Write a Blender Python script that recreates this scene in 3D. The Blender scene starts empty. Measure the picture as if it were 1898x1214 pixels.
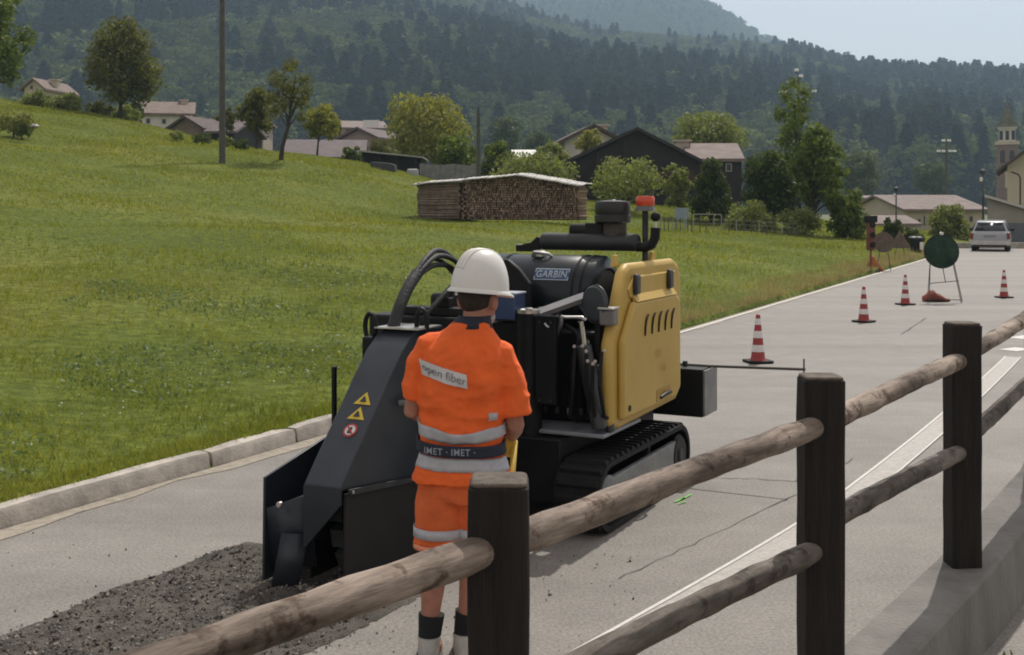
import bpy, bmesh, math, random
import numpy as np
from mathutils import Vector, Matrix, noise as mnoise

random.seed(7)
rng = np.random.default_rng(7)
sc = bpy.context.scene
COL = sc.collection
R = math.radians

# ------------------------------------------------------------------ camera, sky, sun, exposure
FPX, CAMH, CX, HY = 2200.0, 2.0, 949.0, 387.0      # focal length and horizon in photograph pixels
cam_data = bpy.data.cameras.new('camera')
cam = bpy.data.objects.new('camera', cam_data)
COL.objects.link(cam)
cam.location = (0, 0, CAMH)
cam.rotation_euler = (R(90), 0, 0)
cam_data.sensor_width = 36.0
cam_data.lens = 36.0 * FPX / 1898.0
cam_data.shift_y = -(607.0 - HY) / 1898.0
cam_data.clip_start = 0.05
cam_data.clip_end = 12000.0
sc.camera = cam

SUN_AZ = math.atan2(0.42, 0.90)      # clockwise from +Y
SUN_EL = R(54)
world = bpy.data.worlds.new('World')
sc.world = world
world.use_nodes = True
wn = world.node_tree.nodes
bg = wn['Background']
sky = wn.new('ShaderNodeTexSky')
sky.sky_type = 'NISHITA'
sky.sun_disc = False
sky.sun_elevation = SUN_EL
sky.sun_rotation = SUN_AZ
sky.altitude = 500
sky.air_density = 1.0
sky.dust_density = 4.0
sky.ozone_density = 1.0
bg.inputs['Strength'].default_value = 0.15
veil = wn.new('ShaderNodeMix'); veil.data_type = 'RGBA'        # thin even veil of high haze over the whole sky
veil.inputs[0].default_value = 0.70
veil.inputs[7].default_value = (3.98, 3.46, 2.92, 1)
world.node_tree.links.new(sky.outputs[0], veil.inputs[6])
world.node_tree.links.new(veil.outputs[2], bg.inputs['Color'])

sun_data = bpy.data.lights.new('sun', 'SUN')
sun_data.energy = 2.9
sun_data.angle = R(0.53)
sun_data.color = (1.0, 0.95, 0.87)
sun = bpy.data.objects.new('sun', sun_data)
COL.objects.link(sun)
sdir = Vector((math.sin(SUN_AZ) * math.cos(SUN_EL), math.cos(SUN_AZ) * math.cos(SUN_EL), math.sin(SUN_EL)))
sun.rotation_euler = sdir.to_track_quat('Z', 'Y').to_euler()
sun.location = sdir * 50

sc.render.engine = 'CYCLES'
sc.view_settings.view_transform = 'Standard'
sc.view_settings.look = 'None'
sc.view_settings.gamma = 1.0
sc.view_settings.exposure = 0.34
sc.cycles.use_denoising = True
try:
    sc.cycles.denoiser = 'OPENIMAGEDENOISE'
except Exception:
    pass
sc.cycles.max_bounces = 6
sc.cycles.diffuse_bounces = 3
sc.cycles.glossy_bounces = 2
sc.cycles.transmission_bounces = 3
sc.cycles.transparent_max_bounces = 6
sc.cycles.volume_bounces = 1
sc.cycles.volume_max_steps = 64
sc.cycles.caustics_reflective = False
sc.cycles.caustics_refractive = False
sc.cycles.filter_width = 1.9

# ------------------------------------------------------------------ helpers
def at(px, py, Y):
    """world point seen at photograph pixel (px, py) at distance Y"""
    return Vector(((px - CX) / FPX * Y, Y, CAMH + (HY - py) / FPX * Y))

def on_ground(px, py, z=0.0):
    Y = FPX * (CAMH - z) / (py - HY)
    return Vector(((px - CX) / FPX * Y, Y, z))

# road frame: s along the road (away), t to the right of the far kerb
U = np.array([.4402, .8979]); RR = np.array([.8979, -.4402]); KP = np.array([-2.29, 9.186])
def road(s, t, z=0.0):
    p = KP + U * s + RR * t
    return Vector((p[0], p[1], z))
ROADROT = math.atan2(U[1], U[0])

class MB:
    """collects shapes for ONE mesh"""
    def __init__(self):
        self.v = []; self.f = []
    def add(self, vs, fs):
        o = len(self.v)
        self.v += [tuple(x) for x in vs]
        self.f += [tuple(i + o for i in f) for f in fs]
        return self
    def box(self, x0, x1, y0, y1, z0, z1, M=None):
        vs = [Vector((x, y, z)) for x in (x0, x1) for y in (y0, y1) for z in (z0, z1)]
        if M is not None: vs = [M @ v for v in vs]
        return self.add(vs, [(0, 1, 3, 2), (4, 6, 7, 5), (0, 4, 5, 1), (2, 3, 7, 6), (0, 2, 6, 4), (1, 5, 7, 3)])
    def prism(self, poly, fn, a, b):
        """extrude 2D polygon from a to b; fn(p, q, w) -> 3D"""
        n = len(poly)
        vs = [fn(p, q, a) for p, q in poly] + [fn(p, q, b) for p, q in poly]
        fs = [tuple(range(n)), tuple(range(2 * n - 1, n - 1, -1))]
        fs += [(i, i + n, (i + 1) % n + n, (i + 1) % n) for i in range(n)]
        return self.add(vs, fs)
    def tube(self, path, radii, n=10, caps=True, flat=1.0):
        path = [Vector(p) for p in path]
        if not hasattr(radii, '__len__'): radii = [radii] * len(path)
        vs = []; fs = []
        prev = None
        for i, p in enumerate(path):
            if i == 0: d = path[1] - path[0]
            elif i == len(path) - 1: d = path[-1] - path[-2]
            else: d = (path[i + 1] - path[i]).normalized() + (path[i] - path[i - 1]).normalized()
            d.normalize()
            if prev is None:
                ref = Vector((0, 0, 1)) if abs(d.z) < .9 else Vector((1, 0, 0))
                a = d.cross(ref).normalized()
            else:
                a = (prev - d * prev.dot(d)).normalized()
            prev = a
            b = d.cross(a)
            for k in range(n):
                t = 2 * math.pi * k / n
                vs.append(p + a * (math.cos(t) * radii[i]) + b * (math.sin(t) * radii[i] * flat))
        m = len(path)
        for i in range(m - 1):
            for k in range(n):
                fs.append((i * n + k, i * n + (k + 1) % n, (i + 1) * n + (k + 1) % n, (i + 1) * n + k))
        if caps:
            fs.append(tuple(range(n - 1, -1, -1))); fs.append(tuple((m - 1) * n + k for k in range(n)))
        return self.add(vs, fs)
    def rings(self, rings, n=24, caps=True, power=2.0):
        """stack of horizontal superellipse rings (z, cx, cy, rx, ry)"""
        vs = []; fs = []
        for (z, cx, cy, rx, ry) in rings:
            for k in range(n):
                t = 2 * math.pi * k / n
                c, s_ = math.cos(t), math.sin(t)
                e = 2.0 / power
                vs.append((cx + rx * math.copysign(abs(c) ** e, c), cy + ry * math.copysign(abs(s_) ** e, s_), z))
        m = len(rings)
        for i in range(m - 1):
            for k in range(n):
                fs.append((i * n + k, i * n + (k + 1) % n, (i + 1) * n + (k + 1) % n, (i + 1) * n + k))
        if caps:
            fs.append(tuple(range(n - 1, -1, -1))); fs.append(tuple((m - 1) * n + k for k in range(n)))
        return self.add(vs, fs)
    def lathe(self, prof, n=20, origin=(0, 0, 0), axis=(0, 0, 1), caps=True):
        ax = Vector(axis).normalized()
        q = ax.to_track_quat('Z', 'Y').to_matrix()
        o = Vector(origin)
        vs = []; fs = []
        for (r, z) in prof:
            for k in range(n):
                t = 2 * math.pi * k / n
                vs.append(o + q @ Vector((r * math.cos(t), r * math.sin(t), z)))
        m = len(prof)
        for i in range(m - 1):
            for k in range(n):
                fs.append((i * n + k, i * n + (k + 1) % n, (i + 1) * n + (k + 1) % n, (i + 1) * n + k))
        if caps:
            fs.append(tuple(range(n - 1, -1, -1))); fs.append(tuple((m - 1) * n + k for k in range(n)))
        return self.add(vs, fs)
    def ball(self, c, rx, ry, rz, n=16, m=10, M=None):
        c = Vector(c)
        vs = []; fs = []
        for i in range(1, m):
            ph = math.pi * i / m
            for k in range(n):
                t = 2 * math.pi * k / n
                p = Vector((rx * math.sin(ph) * math.cos(t), ry * math.sin(ph) * math.sin(t), rz * math.cos(ph)))
                vs.append(c + (M @ p if M is not None else p))
        a = len(vs)
        for zz in (rz, -rz):
            p = Vector((0, 0, zz)); vs.append(c + (M @ p if M is not None else p))
        for i in range(m - 2):
            for k in range(n):
                fs.append((i * n + k, (i + 1) * n + k, (i + 1) * n + (k + 1) % n, i * n + (k + 1) % n))
        for k in range(n):
            fs.append((a, k, (k + 1) % n)); fs.append((a + 1, (m - 2) * n + (k + 1) % n, (m - 2) * n + k))
        return self.add(vs, fs)
    def mesh(self, name, recalc=True, smooth=True, angle=38):
        me = bpy.data.meshes.new(name)
        me.from_pydata(self.v, [], self.f)
        if recalc:
            bm = bmesh.new(); bm.from_mesh(me)
            bmesh.ops.recalc_face_normals(bm, faces=bm.faces[:])
            bm.to_mesh(me); bm.free()
        if smooth:
            me.shade_smooth(); me.set_sharp_from_angle(angle=R(angle))
        return me
    def build(self, name, mat, parent=None, bevel=0, seg=2, recalc=True, smooth=True, angle=38):
        me = self.mesh(name, recalc, smooth, angle)
        return link(name, me, mat, parent, bevel, seg)

def link(name, me, mat, parent=None, bevel=0, seg=2):
    o = bpy.data.objects.new(name, me)
    COL.objects.link(o)
    if mat is not None:
        me.materials.clear(); me.materials.append(mat)
    if parent is not None: o.parent = parent
    if bevel:
        b = o.modifiers.new('bevel', 'BEVEL'); b.width = bevel; b.segments = seg; b.limit_method = 'ANGLE'; b.angle_limit = R(35)
        b.harden_normals = False
    return o

def np_mesh(name, verts, faces, mat, parent=None, smooth=False):
    """fast mesh from arrays; faces all of one size"""
    verts = np.asarray(verts, dtype=np.float32).reshape(-1, 3)
    faces = np.asarray(faces, dtype=np.int32)
    k = faces.shape[1]
    me = bpy.data.meshes.new(name)
    me.vertices.add(len(verts)); me.vertices.foreach_set('co', verts.ravel())
    me.loops.add(faces.size); me.loops.foreach_set('vertex_index', faces.ravel())
    me.polygons.add(len(faces))
    me.polygons.foreach_set('loop_start', np.arange(0, faces.size, k, dtype=np.int32))
    me.polygons.foreach_set('use_smooth', np.full(len(faces), smooth, dtype=bool))
    me.update(calc_edges=True); me.validate()
    return link(name, me, mat, parent)

def tag(o, label=None, cat=None, group=None, kind=None):
    if label: o['label'] = label
    if cat: o['category'] = cat
    if group: o['group'] = group
    if kind: o['kind'] = kind
    return o

def thing(name, label, cat, loc=(0, 0, 0), rz=0.0, group=None):
    o = bpy.data.objects.new(name, None)
    o.empty_display_size = .2
    COL.objects.link(o)
    o.location = loc; o.rotation_euler = (0, 0, rz)
    return tag(o, label, cat, group)

def copy_tree(o, parent=None):
    c = o.copy(); COL.objects.link(c)
    if parent is not None: c.parent = parent
    for ch in o.children: copy_tree(ch, c)
    return c

def clone(o, loc=None, rot=None, scale=None, parent=None):
    c = o.copy(); COL.objects.link(c)
    if parent is not None: c.parent = parent
    if loc is not None: c.location = loc
    if rot is not None: c.rotation_euler = rot
    if scale is not None: c.scale = scale
    return c

# ------------------------------------------------------------------ materials
MATS = {}
def along(m, ang, sc_):
    mp = [n for n in m.node_tree.nodes if n.type == 'MAPPING'][0]
    mp.vector_type = 'TEXTURE'; mp.inputs['Rotation'].default_value = (0, 0, ang); mp.inputs['Scale'].default_value = sc_
    return m
def mat(name, color, rough=.6, metal=0.0, var=.12, scale=8.0, bump=0.0, bscale=40.0, spec=.5, color2=None, stretch=None, detail=4.0, coat=0.0):
    if name in MATS: return MATS[name]
    m = bpy.data.materials.new(name); m.use_nodes = True
    nt = m.node_tree; n = nt.nodes; l = nt.links
    p = n['Principled BSDF']
    p.inputs['Roughness'].default_value = rough
    p.inputs['Metallic'].default_value = metal
    p.inputs['Specular IOR Level'].default_value = spec
    p.inputs['Coat Weight'].default_value = coat
    tc = n.new('ShaderNodeTexCoord'); mp = n.new('ShaderNodeMapping')
    l.new(tc.outputs['Object'], mp.inputs['Vector'])
    if stretch: mp.inputs['Scale'].default_value = stretch
    nz = n.new('ShaderNodeTexNoise'); nz.inputs['Scale'].default_value = scale; nz.inputs['Detail'].default_value = detail
    nz.inputs['Roughness'].default_value = .62
    l.new(mp.outputs[0], nz.inputs['Vector'])
    rp = n.new('ShaderNodeValToRGB')
    c = color
    a = tuple(max(0, x * (1 - var)) for x in c); b = tuple(min(1, x * (1 + var)) for x in c)
    if color2: a, b = c, color2
    rp.color_ramp.elements[0].position = .34; rp.color_ramp.elements[1].position = .66
    rp.color_ramp.elements[0].color = (*a, 1); rp.color_ramp.elements[1].color = (*b, 1)
    l.new(nz.outputs['Fac'], rp.inputs['Fac']); l.new(rp.outputs['Color'], p.inputs['Base Color'])
    if bump:
        nb = n.new('ShaderNodeTexNoise'); nb.inputs['Scale'].default_value = bscale; nb.inputs['Detail'].default_value = 5
        l.new(mp.outputs[0], nb.inputs['Vector'])
        bp = n.new('ShaderNodeBump'); bp.inputs['Strength'].default_value = min(1, bump); bp.inputs['Distance'].default_value = .02
        l.new(nb.outputs['Fac'], bp.inputs['Height']); l.new(bp.outputs[0], p.inputs['Normal'])
    MATS[name] = m
    return m

def leafmat(name, dark, light, trans=.35, rough=.55, spec=.15, nscale=.9, mix=(.55, .5)):
    if name in MATS: return MATS[name]
    m = bpy.data.materials.new(name); m.use_nodes = True
    nt = m.node_tree; n = nt.nodes; l = nt.links
    p = n['Principled BSDF']; out = n['Material Output']
    p.inputs['Roughness'].default_value = rough; p.inputs['Specular IOR Level'].default_value = spec
    g = n.new('ShaderNodeNewGeometry')
    tc = n.new('ShaderNodeTexCoord')
    nz = n.new('ShaderNodeTexNoise'); nz.inputs['Scale'].default_value = nscale; nz.inputs['Detail'].default_value = 4
    l.new(tc.outputs['Object'], nz.inputs['Vector'])
    mx = n.new('ShaderNodeMath'); mx.operation = 'MULTIPLY_ADD'; mx.inputs[1].default_value = mix[0]
    l.new(g.outputs['Random Per Island'], mx.inputs[0]); 
    m2 = n.new('ShaderNodeMath'); m2.operation = 'MULTIPLY'; m2.inputs[1].default_value = mix[1]
    l.new(nz.outputs['Fac'], m2.inputs[0]); l.new(m2.outputs[0], mx.inputs[2])
    rp = n.new('ShaderNodeValToRGB')
    rp.color_ramp.elements[0].position = .1; rp.color_ramp.elements[1].position = .9
    rp.color_ramp.elements[0].color = (*dark, 1); rp.color_ramp.elements[1].color = (*light, 1)
    l.new(mx.outputs[0], rp.inputs['Fac']); l.new(rp.outputs['Color'], p.inputs['Base Color'])
    tr = n.new('ShaderNodeBsdfTranslucent'); ms = n.new('ShaderNodeMixShader'); ms.inputs[0].default_value = trans
    gm = n.new('ShaderNodeMix'); gm.data_type = 'RGBA'; gm.blend_type = 'MULTIPLY'; gm.inputs[0].default_value = 1.0
    l.new(rp.outputs['Color'], gm.inputs[6]); gm.inputs[7].default_value = (1.25, 1.25, .55, 1)
    l.new(gm.outputs[2], tr.inputs['Color'])
    l.new(p.outputs[0], ms.inputs[1]); l.new(tr.outputs[0], ms.inputs[2]); l.new(ms.outputs[0], out.inputs['Surface'])
    MATS[name] = m
    return m

def emis(name, c, e, base=None):
    m = mat(name, base or c, rough=.4, var=.03)
    p = m.node_tree.nodes['Principled BSDF']
    p.inputs['Emission Color'].default_value = (*c, 1); p.inputs['Emission Strength'].default_value = e
    return m

def asphalt_mat():
    m = bpy.data.materials.new('asphalt'); m.use_nodes = True
    nt = m.node_tree; n = nt.nodes; l = nt.links
    p = n['Principled BSDF']; p.inputs['Roughness'].default_value = .72; p.inputs['Specular IOR Level'].default_value = .5
    tc = n.new('ShaderNodeTexCoord')
    def nzn(s, d=4, st=None):
        x = n.new('ShaderNodeTexNoise'); x.inputs['Scale'].default_value = s; x.inputs['Detail'].default_value = d; x.inputs['Roughness'].default_value = .65
        if st:
            mp = n.new('ShaderNodeMapping'); mp.inputs['Scale'].default_value = st; mp.inputs['Rotation'].default_value = (0, 0, -ROADROT)
            l.new(tc.outputs['Object'], mp.inputs['Vector']); l.new(mp.outputs[0], x.inputs['Vector'])
        else: l.new(tc.outputs['Object'], x.inputs['Vector'])
        return x
    big = nzn(.8, 5, (.10, 1, 1)); fine = nzn(55, 3); mid = nzn(3.0, 5)
    r1 = n.new('ShaderNodeValToRGB'); e = r1.color_ramp.elements
    e[0].position = .3; e[0].color = (.178, .165, .148, 1); e[1].position = .7; e[1].color = (.250, .230, .206, 1)
    l.new(big.outputs['Fac'], r1.inputs['Fac'])
    r2 = n.new('ShaderNodeValToRGB'); e = r2.color_ramp.elements
    e[0].position = .32; e[0].color = (.66, .66, .67, 1); e[1].position = .68; e[1].color = (1.32, 1.31, 1.29, 1)
    l.new(fine.outputs['Fac'], r2.inputs['Fac'])
    r3 = n.new('ShaderNodeValToRGB'); e = r3.color_ramp.elements
    e[0].position = .3; e[0].color = (.88, .88, .88, 1); e[1].position = .7; e[1].color = (1.1, 1.1, 1.1, 1)
    l.new(mid.outputs['Fac'], r3.inputs['Fac'])
    a = n.new('ShaderNodeMix'); a.data_type = 'RGBA'; a.blend_type = 'MULTIPLY'; a.inputs[0].default_value = 1
    b = n.new('ShaderNodeMix'); b.data_type = 'RGBA'; b.blend_type = 'MULTIPLY'; b.inputs[0].default_value = 1
    l.new(r1.outputs[0], a.inputs[6]); l.new(r2.outputs[0], a.inputs[7]); l.new(a.outputs[2], b.inputs[6]); l.new(r3.outputs[0], b.inputs[7])
    l.new(b.outputs[2], p.inputs['Base Color'])
    bp = n.new('ShaderNodeBump'); bp.inputs['Strength'].default_value = .5; bp.inputs['Distance'].default_value = .006
    l.new(fine.outputs['Fac'], bp.inputs['Height']); l.new(bp.outputs[0], p.inputs['Normal'])
    return m

def grass_ground_mat():
    m = bpy.data.materials.new('meadow_ground'); m.use_nodes = True
    nt = m.node_tree; n = nt.nodes; l = nt.links
    p = n['Principled BSDF']; p.inputs['Roughness'].default_value = .9; p.inputs['Specular IOR Level'].default_value = .1
    tc = n.new('ShaderNodeTexCoord')
    def nzn(s, d=4):
        x = n.new('ShaderNodeTexNoise'); x.inputs['Scale'].default_value = s; x.inputs['Detail'].default_value = d; x.inputs['Roughness'].default_value = .6
        l.new(tc.outputs['Object'], x.inputs['Vector']); return x
    big = nzn(.16, 5); fine = nzn(5, 6)
    r1 = n.new('ShaderNodeValToRGB'); e = r1.color_ramp.elements
    e[0].position = .3; e[0].color = (.082, .112, .022, 1); e[1].position = .72; e[1].color = (.185, .19, .045, 1)
    e2 = r1.color_ramp.elements.new(.5); e2.color = (.120, .150, .028, 1)
    l.new(big.outputs['Fac'], r1.inputs['Fac'])
    r2 = n.new('ShaderNodeValToRGB'); e = r2.color_ramp.elements
    e[0].position = .3; e[0].color = (.5, .55, .5, 1); e[1].position = .7; e[1].color = (1.4, 1.35, 1.3, 1)
    l.new(fine.outputs['Fac'], r2.inputs['Fac'])
    a = n.new('ShaderNodeMix'); a.data_type = 'RGBA'; a.blend_type = 'MULTIPLY'; a.inputs[0].default_value = 1
    l.new(r1.outputs[0], a.inputs[6]); l.new(r2.outputs[0], a.inputs[7]); l.new(a.outputs[2], p.inputs['Base Color'])
    bp = n.new('ShaderNodeBump'); bp.inputs['Strength'].default_value = 1; bp.inputs['Distance'].default_value = .12
    l.new(fine.outputs['Fac'], bp.inputs['Height']); l.new(bp.outputs[0], p.inputs['Normal'])
    return m

ASPHALT = asphalt_mat()
GRASSG = grass_ground_mat()
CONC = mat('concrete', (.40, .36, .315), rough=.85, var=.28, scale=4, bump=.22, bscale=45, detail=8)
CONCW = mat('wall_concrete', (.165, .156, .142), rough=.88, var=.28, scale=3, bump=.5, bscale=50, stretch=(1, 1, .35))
BLACK = mat('black_paint', (.006, .008, .010), rough=.5, scale=3.2, bump=.05, bscale=90, spec=.22, color2=(.018, .018, .018), detail=9)
BLUEBLACK = mat('hood_paint', (.017, .023, .032), rough=.36, scale=2.6, spec=.42, color2=(.036, .042, .052), detail=9)
RUBBER = mat('rubber', (.011, .011, .011), rough=.7, var=.3, scale=12, bump=.2, spec=.25)
DGREY = mat('dark_grey_steel', (.05, .052, .055), rough=.5, metal=.2, var=.3, scale=9, spec=.3)
GREYP = mat('track_frame_grey', (.22, .225, .22), rough=.6, var=.18, scale=7, bump=.1)
STEEL = mat('bright_steel', (.55, .54, .52), rough=.32, metal=.85, var=.15, scale=14)
CHROME = mat('chrome_rod', (.7, .7, .7), rough=.15, metal=1.0, var=.05)
YELLOW = mat('yellow_paint', (.49, .325, .068), rough=.5, scale=2.2, spec=.35, color2=(.56, .385, .105), detail=8)
WOODDARK = mat('dark_wood', (.035, .024, .017), rough=.85, var=.45, scale=5, bump=.5, bscale=18, stretch=(6, 6, .5))
WHITEP = mat('white_paint', (.72, .70, .67), rough=.5, var=.06, scale=6)

# ------------------------------------------------------------------ terrain
def tps_fit(P, z, lam=.02):
    n = len(P)
    d = np.linalg.norm(P[:, None] - P[None], axis=2)
    Kx = np.where(d > 0, d * d * np.log(np.maximum(d, 1e-9)), 0) + lam * np.eye(n)
    A = np.zeros((n + 3, n + 3)); A[:n, :n] = Kx; A[:n, n] = 1; A[:n, n + 1:] = P; A[n, :n] = 1; A[n + 1:, :n] = P.T
    w = np.linalg.solve(A, np.r_[z, 0, 0, 0])
    return w
ctl = []
for px, py, Y in [(0, 190, 80), (150, 206, 83), (222, 224, 85), (330, 246, 80), (413, 303, 60), (410, 272, 76), (520, 293, 62), (520, 282, 72),
                  (620, 291, 73), (700, 316, 70), (770, 338, 66), (775, 406, 50), (925, 412, 48.5), (1075, 420, 47), (1225, 430, 53), (1480, 437, 53),
                  (1170, 378, 74), (0, 250, 62), (0, 330, 45), (300, 330, 50), (600, 350, 54), (1600, 447, 51), (-150, 150, 80), (-250, 250, 50), (1010, 372, 78), (1350, 390, 74)]:
    v = at(px, py, Y); ctl.append((v.x, v.y, v.z))
for s in range(-14, 60, 6):
    for d_, z_ in ((0.0, .12), (1.5, .22), (4.0, .42)):
        v = road(s, -d_); ctl.append((v.x, v.y, z_ + (.12 if s > 6 and d_ > 0 else 0)))
for X, Y, z in [(-14, 14, 1.0), (-24, 22, 2.4), (-9, 22, .95), (-2, 30, 1.0), (-45, 60, 9), (-60, 90, 10), (-38, 115, 7), (-22, 105, 5.2), (-10, 100, 3.4), (2, 100, 2.6), (14, 95, 2.0), (22, 85, .9),
                (28, 75, .4), (30, 110, .5), (10, 140, 1.2), (-30, 160, 5), (-80, 150, 9), (-20, 190, 3), (30, 180, .4)]:
    ctl.append((X, Y, z))
ctl = np.array(ctl)
TS = 20.0
TW = tps_fit(ctl[:, :2] / TS, ctl[:, 2])
def terr(X, Y):
    X = np.atleast_1d(np.asarray(X, float)); Y = np.atleast_1d(np.asarray(Y, float))
    out = np.empty(len(X)); C = ctl[:, :2] / TS
    for i in range(0, len(X), 20000):
        q = np.c_[X[i:i + 20000], Y[i:i + 20000]] / TS
        d2 = ((q[:, None] - C[None]) ** 2).sum(2)
        k = np.where(d2 > 0, .5 * d2 * np.log(np.maximum(d2, 1e-12)), 0)
        out[i:i + 20000] = k @ TW[:len(C)] + TW[len(C)] + q @ TW[len(C) + 1:]
    d = (np.c_[X, Y] - KP) @ (-RR)
    edge = np.clip(d / .8, 0, 1)
    bumps = .10 * np.sin(X * .55 + 1.3 * np.sin(Y * .31)) * np.sin(Y * .43 + .7) * np.clip((d - 2) / 8, 0, 1)
    return np.maximum(.115 * (1 - edge) + (out + bumps) * edge, .1)
def tz(x, y): return float(terr([x], [y])[0])

def dense(a, b, fine, coarse, n):
    t = np.linspace(0, 1, n); return a + (b - a) * (t * fine + t ** 2.2 * (1 - fine))
ds = np.r_[-.02, .10, .3, .6, np.linspace(1, 8, 15), np.linspace(9, 45, 37), np.linspace(47, 150, 40)]
ss = np.r_[np.linspace(-16, 30, 60), np.linspace(31, 75, 45), np.linspace(78, 190, 30)]
Dg, Sg = np.meshgrid(ds, ss)
XY = KP + Sg.ravel()[:, None] * U - Dg.ravel()[:, None] * RR
Zt = terr(XY[:, 0], XY[:, 1])
Zt[Dg.ravel() < .05] = -.05
nd, ns = len(ds), len(ss)
idx = np.arange(nd * ns).reshape(ns, nd)
q = np.stack([idx[:-1, :-1], idx[1:, :-1], idx[1:, 1:], idx[:-1, 1:]], -1).reshape(-1, 4)
mo = np_mesh('meadow', np.c_[XY, Zt], q, GRASSG, smooth=True)
tag(mo, 'green sloping meadow left of the road', kind='structure')

# ground sheet out to the hills
FIELD = mat('field_ground', (.085, .10, .03), rough=.95, var=.35, scale=.08, color2=(.13, .13, .05))
g = MB(); g.add([(-4500, -300, -.06), (4500, -300, -.06), (4500, 6000, -.06), (-4500, 6000, -.06)], [(0, 1, 2, 3)])
tag(g.build('ground', FIELD, recalc=False), 'flat valley ground reaching to the hills', kind='structure')

# road: one sheet, with the side road joining far away on the right
rd = MB()
rp = [road(-16, .0), road(-16, 16), road(20, 16), road(44, 11), Vector((75, 44, 0)), Vector((75, 58.5, 0)), Vector((40, 58.5, 0)), Vector((30, 59, 0)), Vector((22.2, 60, 0)), road(52, 0)]
rd.add([(p.x, p.y, 0.0) for p in rp], [tuple(range(len(rp)))])
tag(rd.build('road', ASPHALT, recalc=False), 'pale grey asphalt road', kind='structure')

# dusty gutter strip and painted lines
DUST = mat('dust', (.33, .29, .235), rough=.95, var=.2, scale=14, bump=.5, bscale=80)
st = MB(); pts = []
for s in np.linspace(-16, 48, 129):
    w = .13 + .05 * math.sin(s * 2.1) + .04 * math.sin(s * 5.3 + 1) + (.06 if s > 6.5 else 0)
    pts.append((road(s, 0.0, .006), road(s, w, .004)))
for i in range(len(pts) - 1):
    st.add([pts[i][0], pts[i][1], pts[i + 1][1], pts[i + 1][0]], [(0, 1, 2, 3)])
tag(st.build('gutter_dust', DUST, recalc=False), 'pale dusty strip along the kerb foot', kind='stuff')

LINE = mat('road_paint', (.46, .435, .40), rough=.7, var=.2, scale=20, color2=(.34, .315, .29), bump=.2, bscale=90)
LINEB = mat('road_paint_bright', (.60, .58, .54), rough=.65, var=.12, scale=20)
def ribbon(name, pts, w, mtl, z, label, kind='structure'):
    m = MB(); P = [Vector(p) for p in pts]
    L = []; 
    for i, p in enumerate(P):
        d = (P[min(i + 1, len(P) - 1)] - P[max(i - 1, 0)]); d.z = 0; d.normalize()
        nrm = Vector((-d.y, d.x, 0)); ww = w[i] if hasattr(w, '__len__') else w
        L.append((Vector((p.x, p.y, z)) + nrm * ww / 2, Vector((p.x, p.y, z)) - nrm * ww / 2))
    for i in range(len(L) - 1): m.add([L[i][0], L[i][1], L[i + 1][1], L[i + 1][0]], [(0, 1, 2, 3)])
    return tag(m.build(name, mtl, recalc=False), label, kind=kind)
def smooth_path(pts, n=40):
    P = [Vector(p) for p in pts]; out = []
    for i in range(len(P) - 1):
        p0 = P[max(i - 1, 0)]; p1 = P[i]; p2 = P[i + 1]; p3 = P[min(i + 2, len(P) - 1)]
        for k in range(n // (len(P) - 1)):
            t = k / (n // (len(P) - 1))
            out.append(.5 * ((2 * p1) + (p2 - p0) * t + (2 * p0 - 5 * p1 + 4 * p2 - p3) * t * t + (3 * p1 - p0 - 3 * p2 + p3) * t ** 3))
    out.append(P[-1]); return out
lp = smooth_path([on_ground(*p) for p in [(640, 1470), (1105, 1214), (1490, 985), (1620, 890), (1755, 778), (1850, 690), (1878, 662)]])
ribbon('edge_line', lp, .19, LINE, .005, 'worn white edge line along the near side of the road')
def offs(path, o):
    out = []
    for i, p in enumerate(path):
        d = path[min(i + 1, len(path) - 1)] - path[max(i - 1, 0)]; d.z = 0; d.normalize(); out.append(p + Vector((-d.y, d.x, 0)) * o)
    return out
ribbon('edge_line_border', offs(lp, .095), .022, LINEB, .009, 'bright upper border of the near edge line')
ribbon('edge_line_border', offs(lp, -.095), .016, LINEB, .009, 'bright lower border of the near edge line')
for k, (a, b) in enumerate([((1868, 650), (1898, 646)), ((1884, 628), (1920, 622)), ((1900, 608), (1940, 600))]):
    ribbon('painted_dash', [on_ground(*a), on_ground(*b)], .28, LINEB, .006, ['nearest', 'middle', 'farthest'][k] + ' white painted dash at the right edge of the road')
fl = [road(s, .12) for s in np.linspace(7, 48, 42)]
ribbon('far_edge_line', fl, .075, LINEB, .010, 'thin white edge line along the grass verge')
CRACK = mat('crack', (.105, .097, .088), rough=.9, var=.3)
def crack(pts, w=.012, label='dark crack in the asphalt'):
    P = [on_ground(*p) for p in pts]; Q = []
    for i in range(len(P) - 1):
        for k in range(8):
            t = k / 8; p = P[i].lerp(P[i + 1], t); j = .02
            Q.append(p + Vector((random.uniform(-j, j), random.uniform(-j, j), 0)))
    Q.append(P[-1])
    return ribbon('asphalt_crack', Q, [w * random.uniform(.4, 1.3) for _ in Q], CRACK, .004, label)
crack([(1290, 885), (1400, 888), (1478, 893), (1482, 875)], .012, 'long thin cross crack beside the second fence post')
crack([(1140, 1075), (1300, 1000), (1480, 915), (1580, 850)], .009, 'fine lengthwise crack in the middle of the road')
crack([(1560, 760), (1650, 715), (1740, 665)], .012, 'fine crack between the third post and the sign')
crack([(1670, 620), (1715, 590)], .03, 'short crack in front of the round sign')
crack([(1800, 605), (1860, 605), (1862, 612)], .03, 'patch edge crack behind the third fence post')
sp = MB()
SPRAY = mat('green_spray', (.16, .5, .08), rough=.7, var=.3, scale=30)
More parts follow.
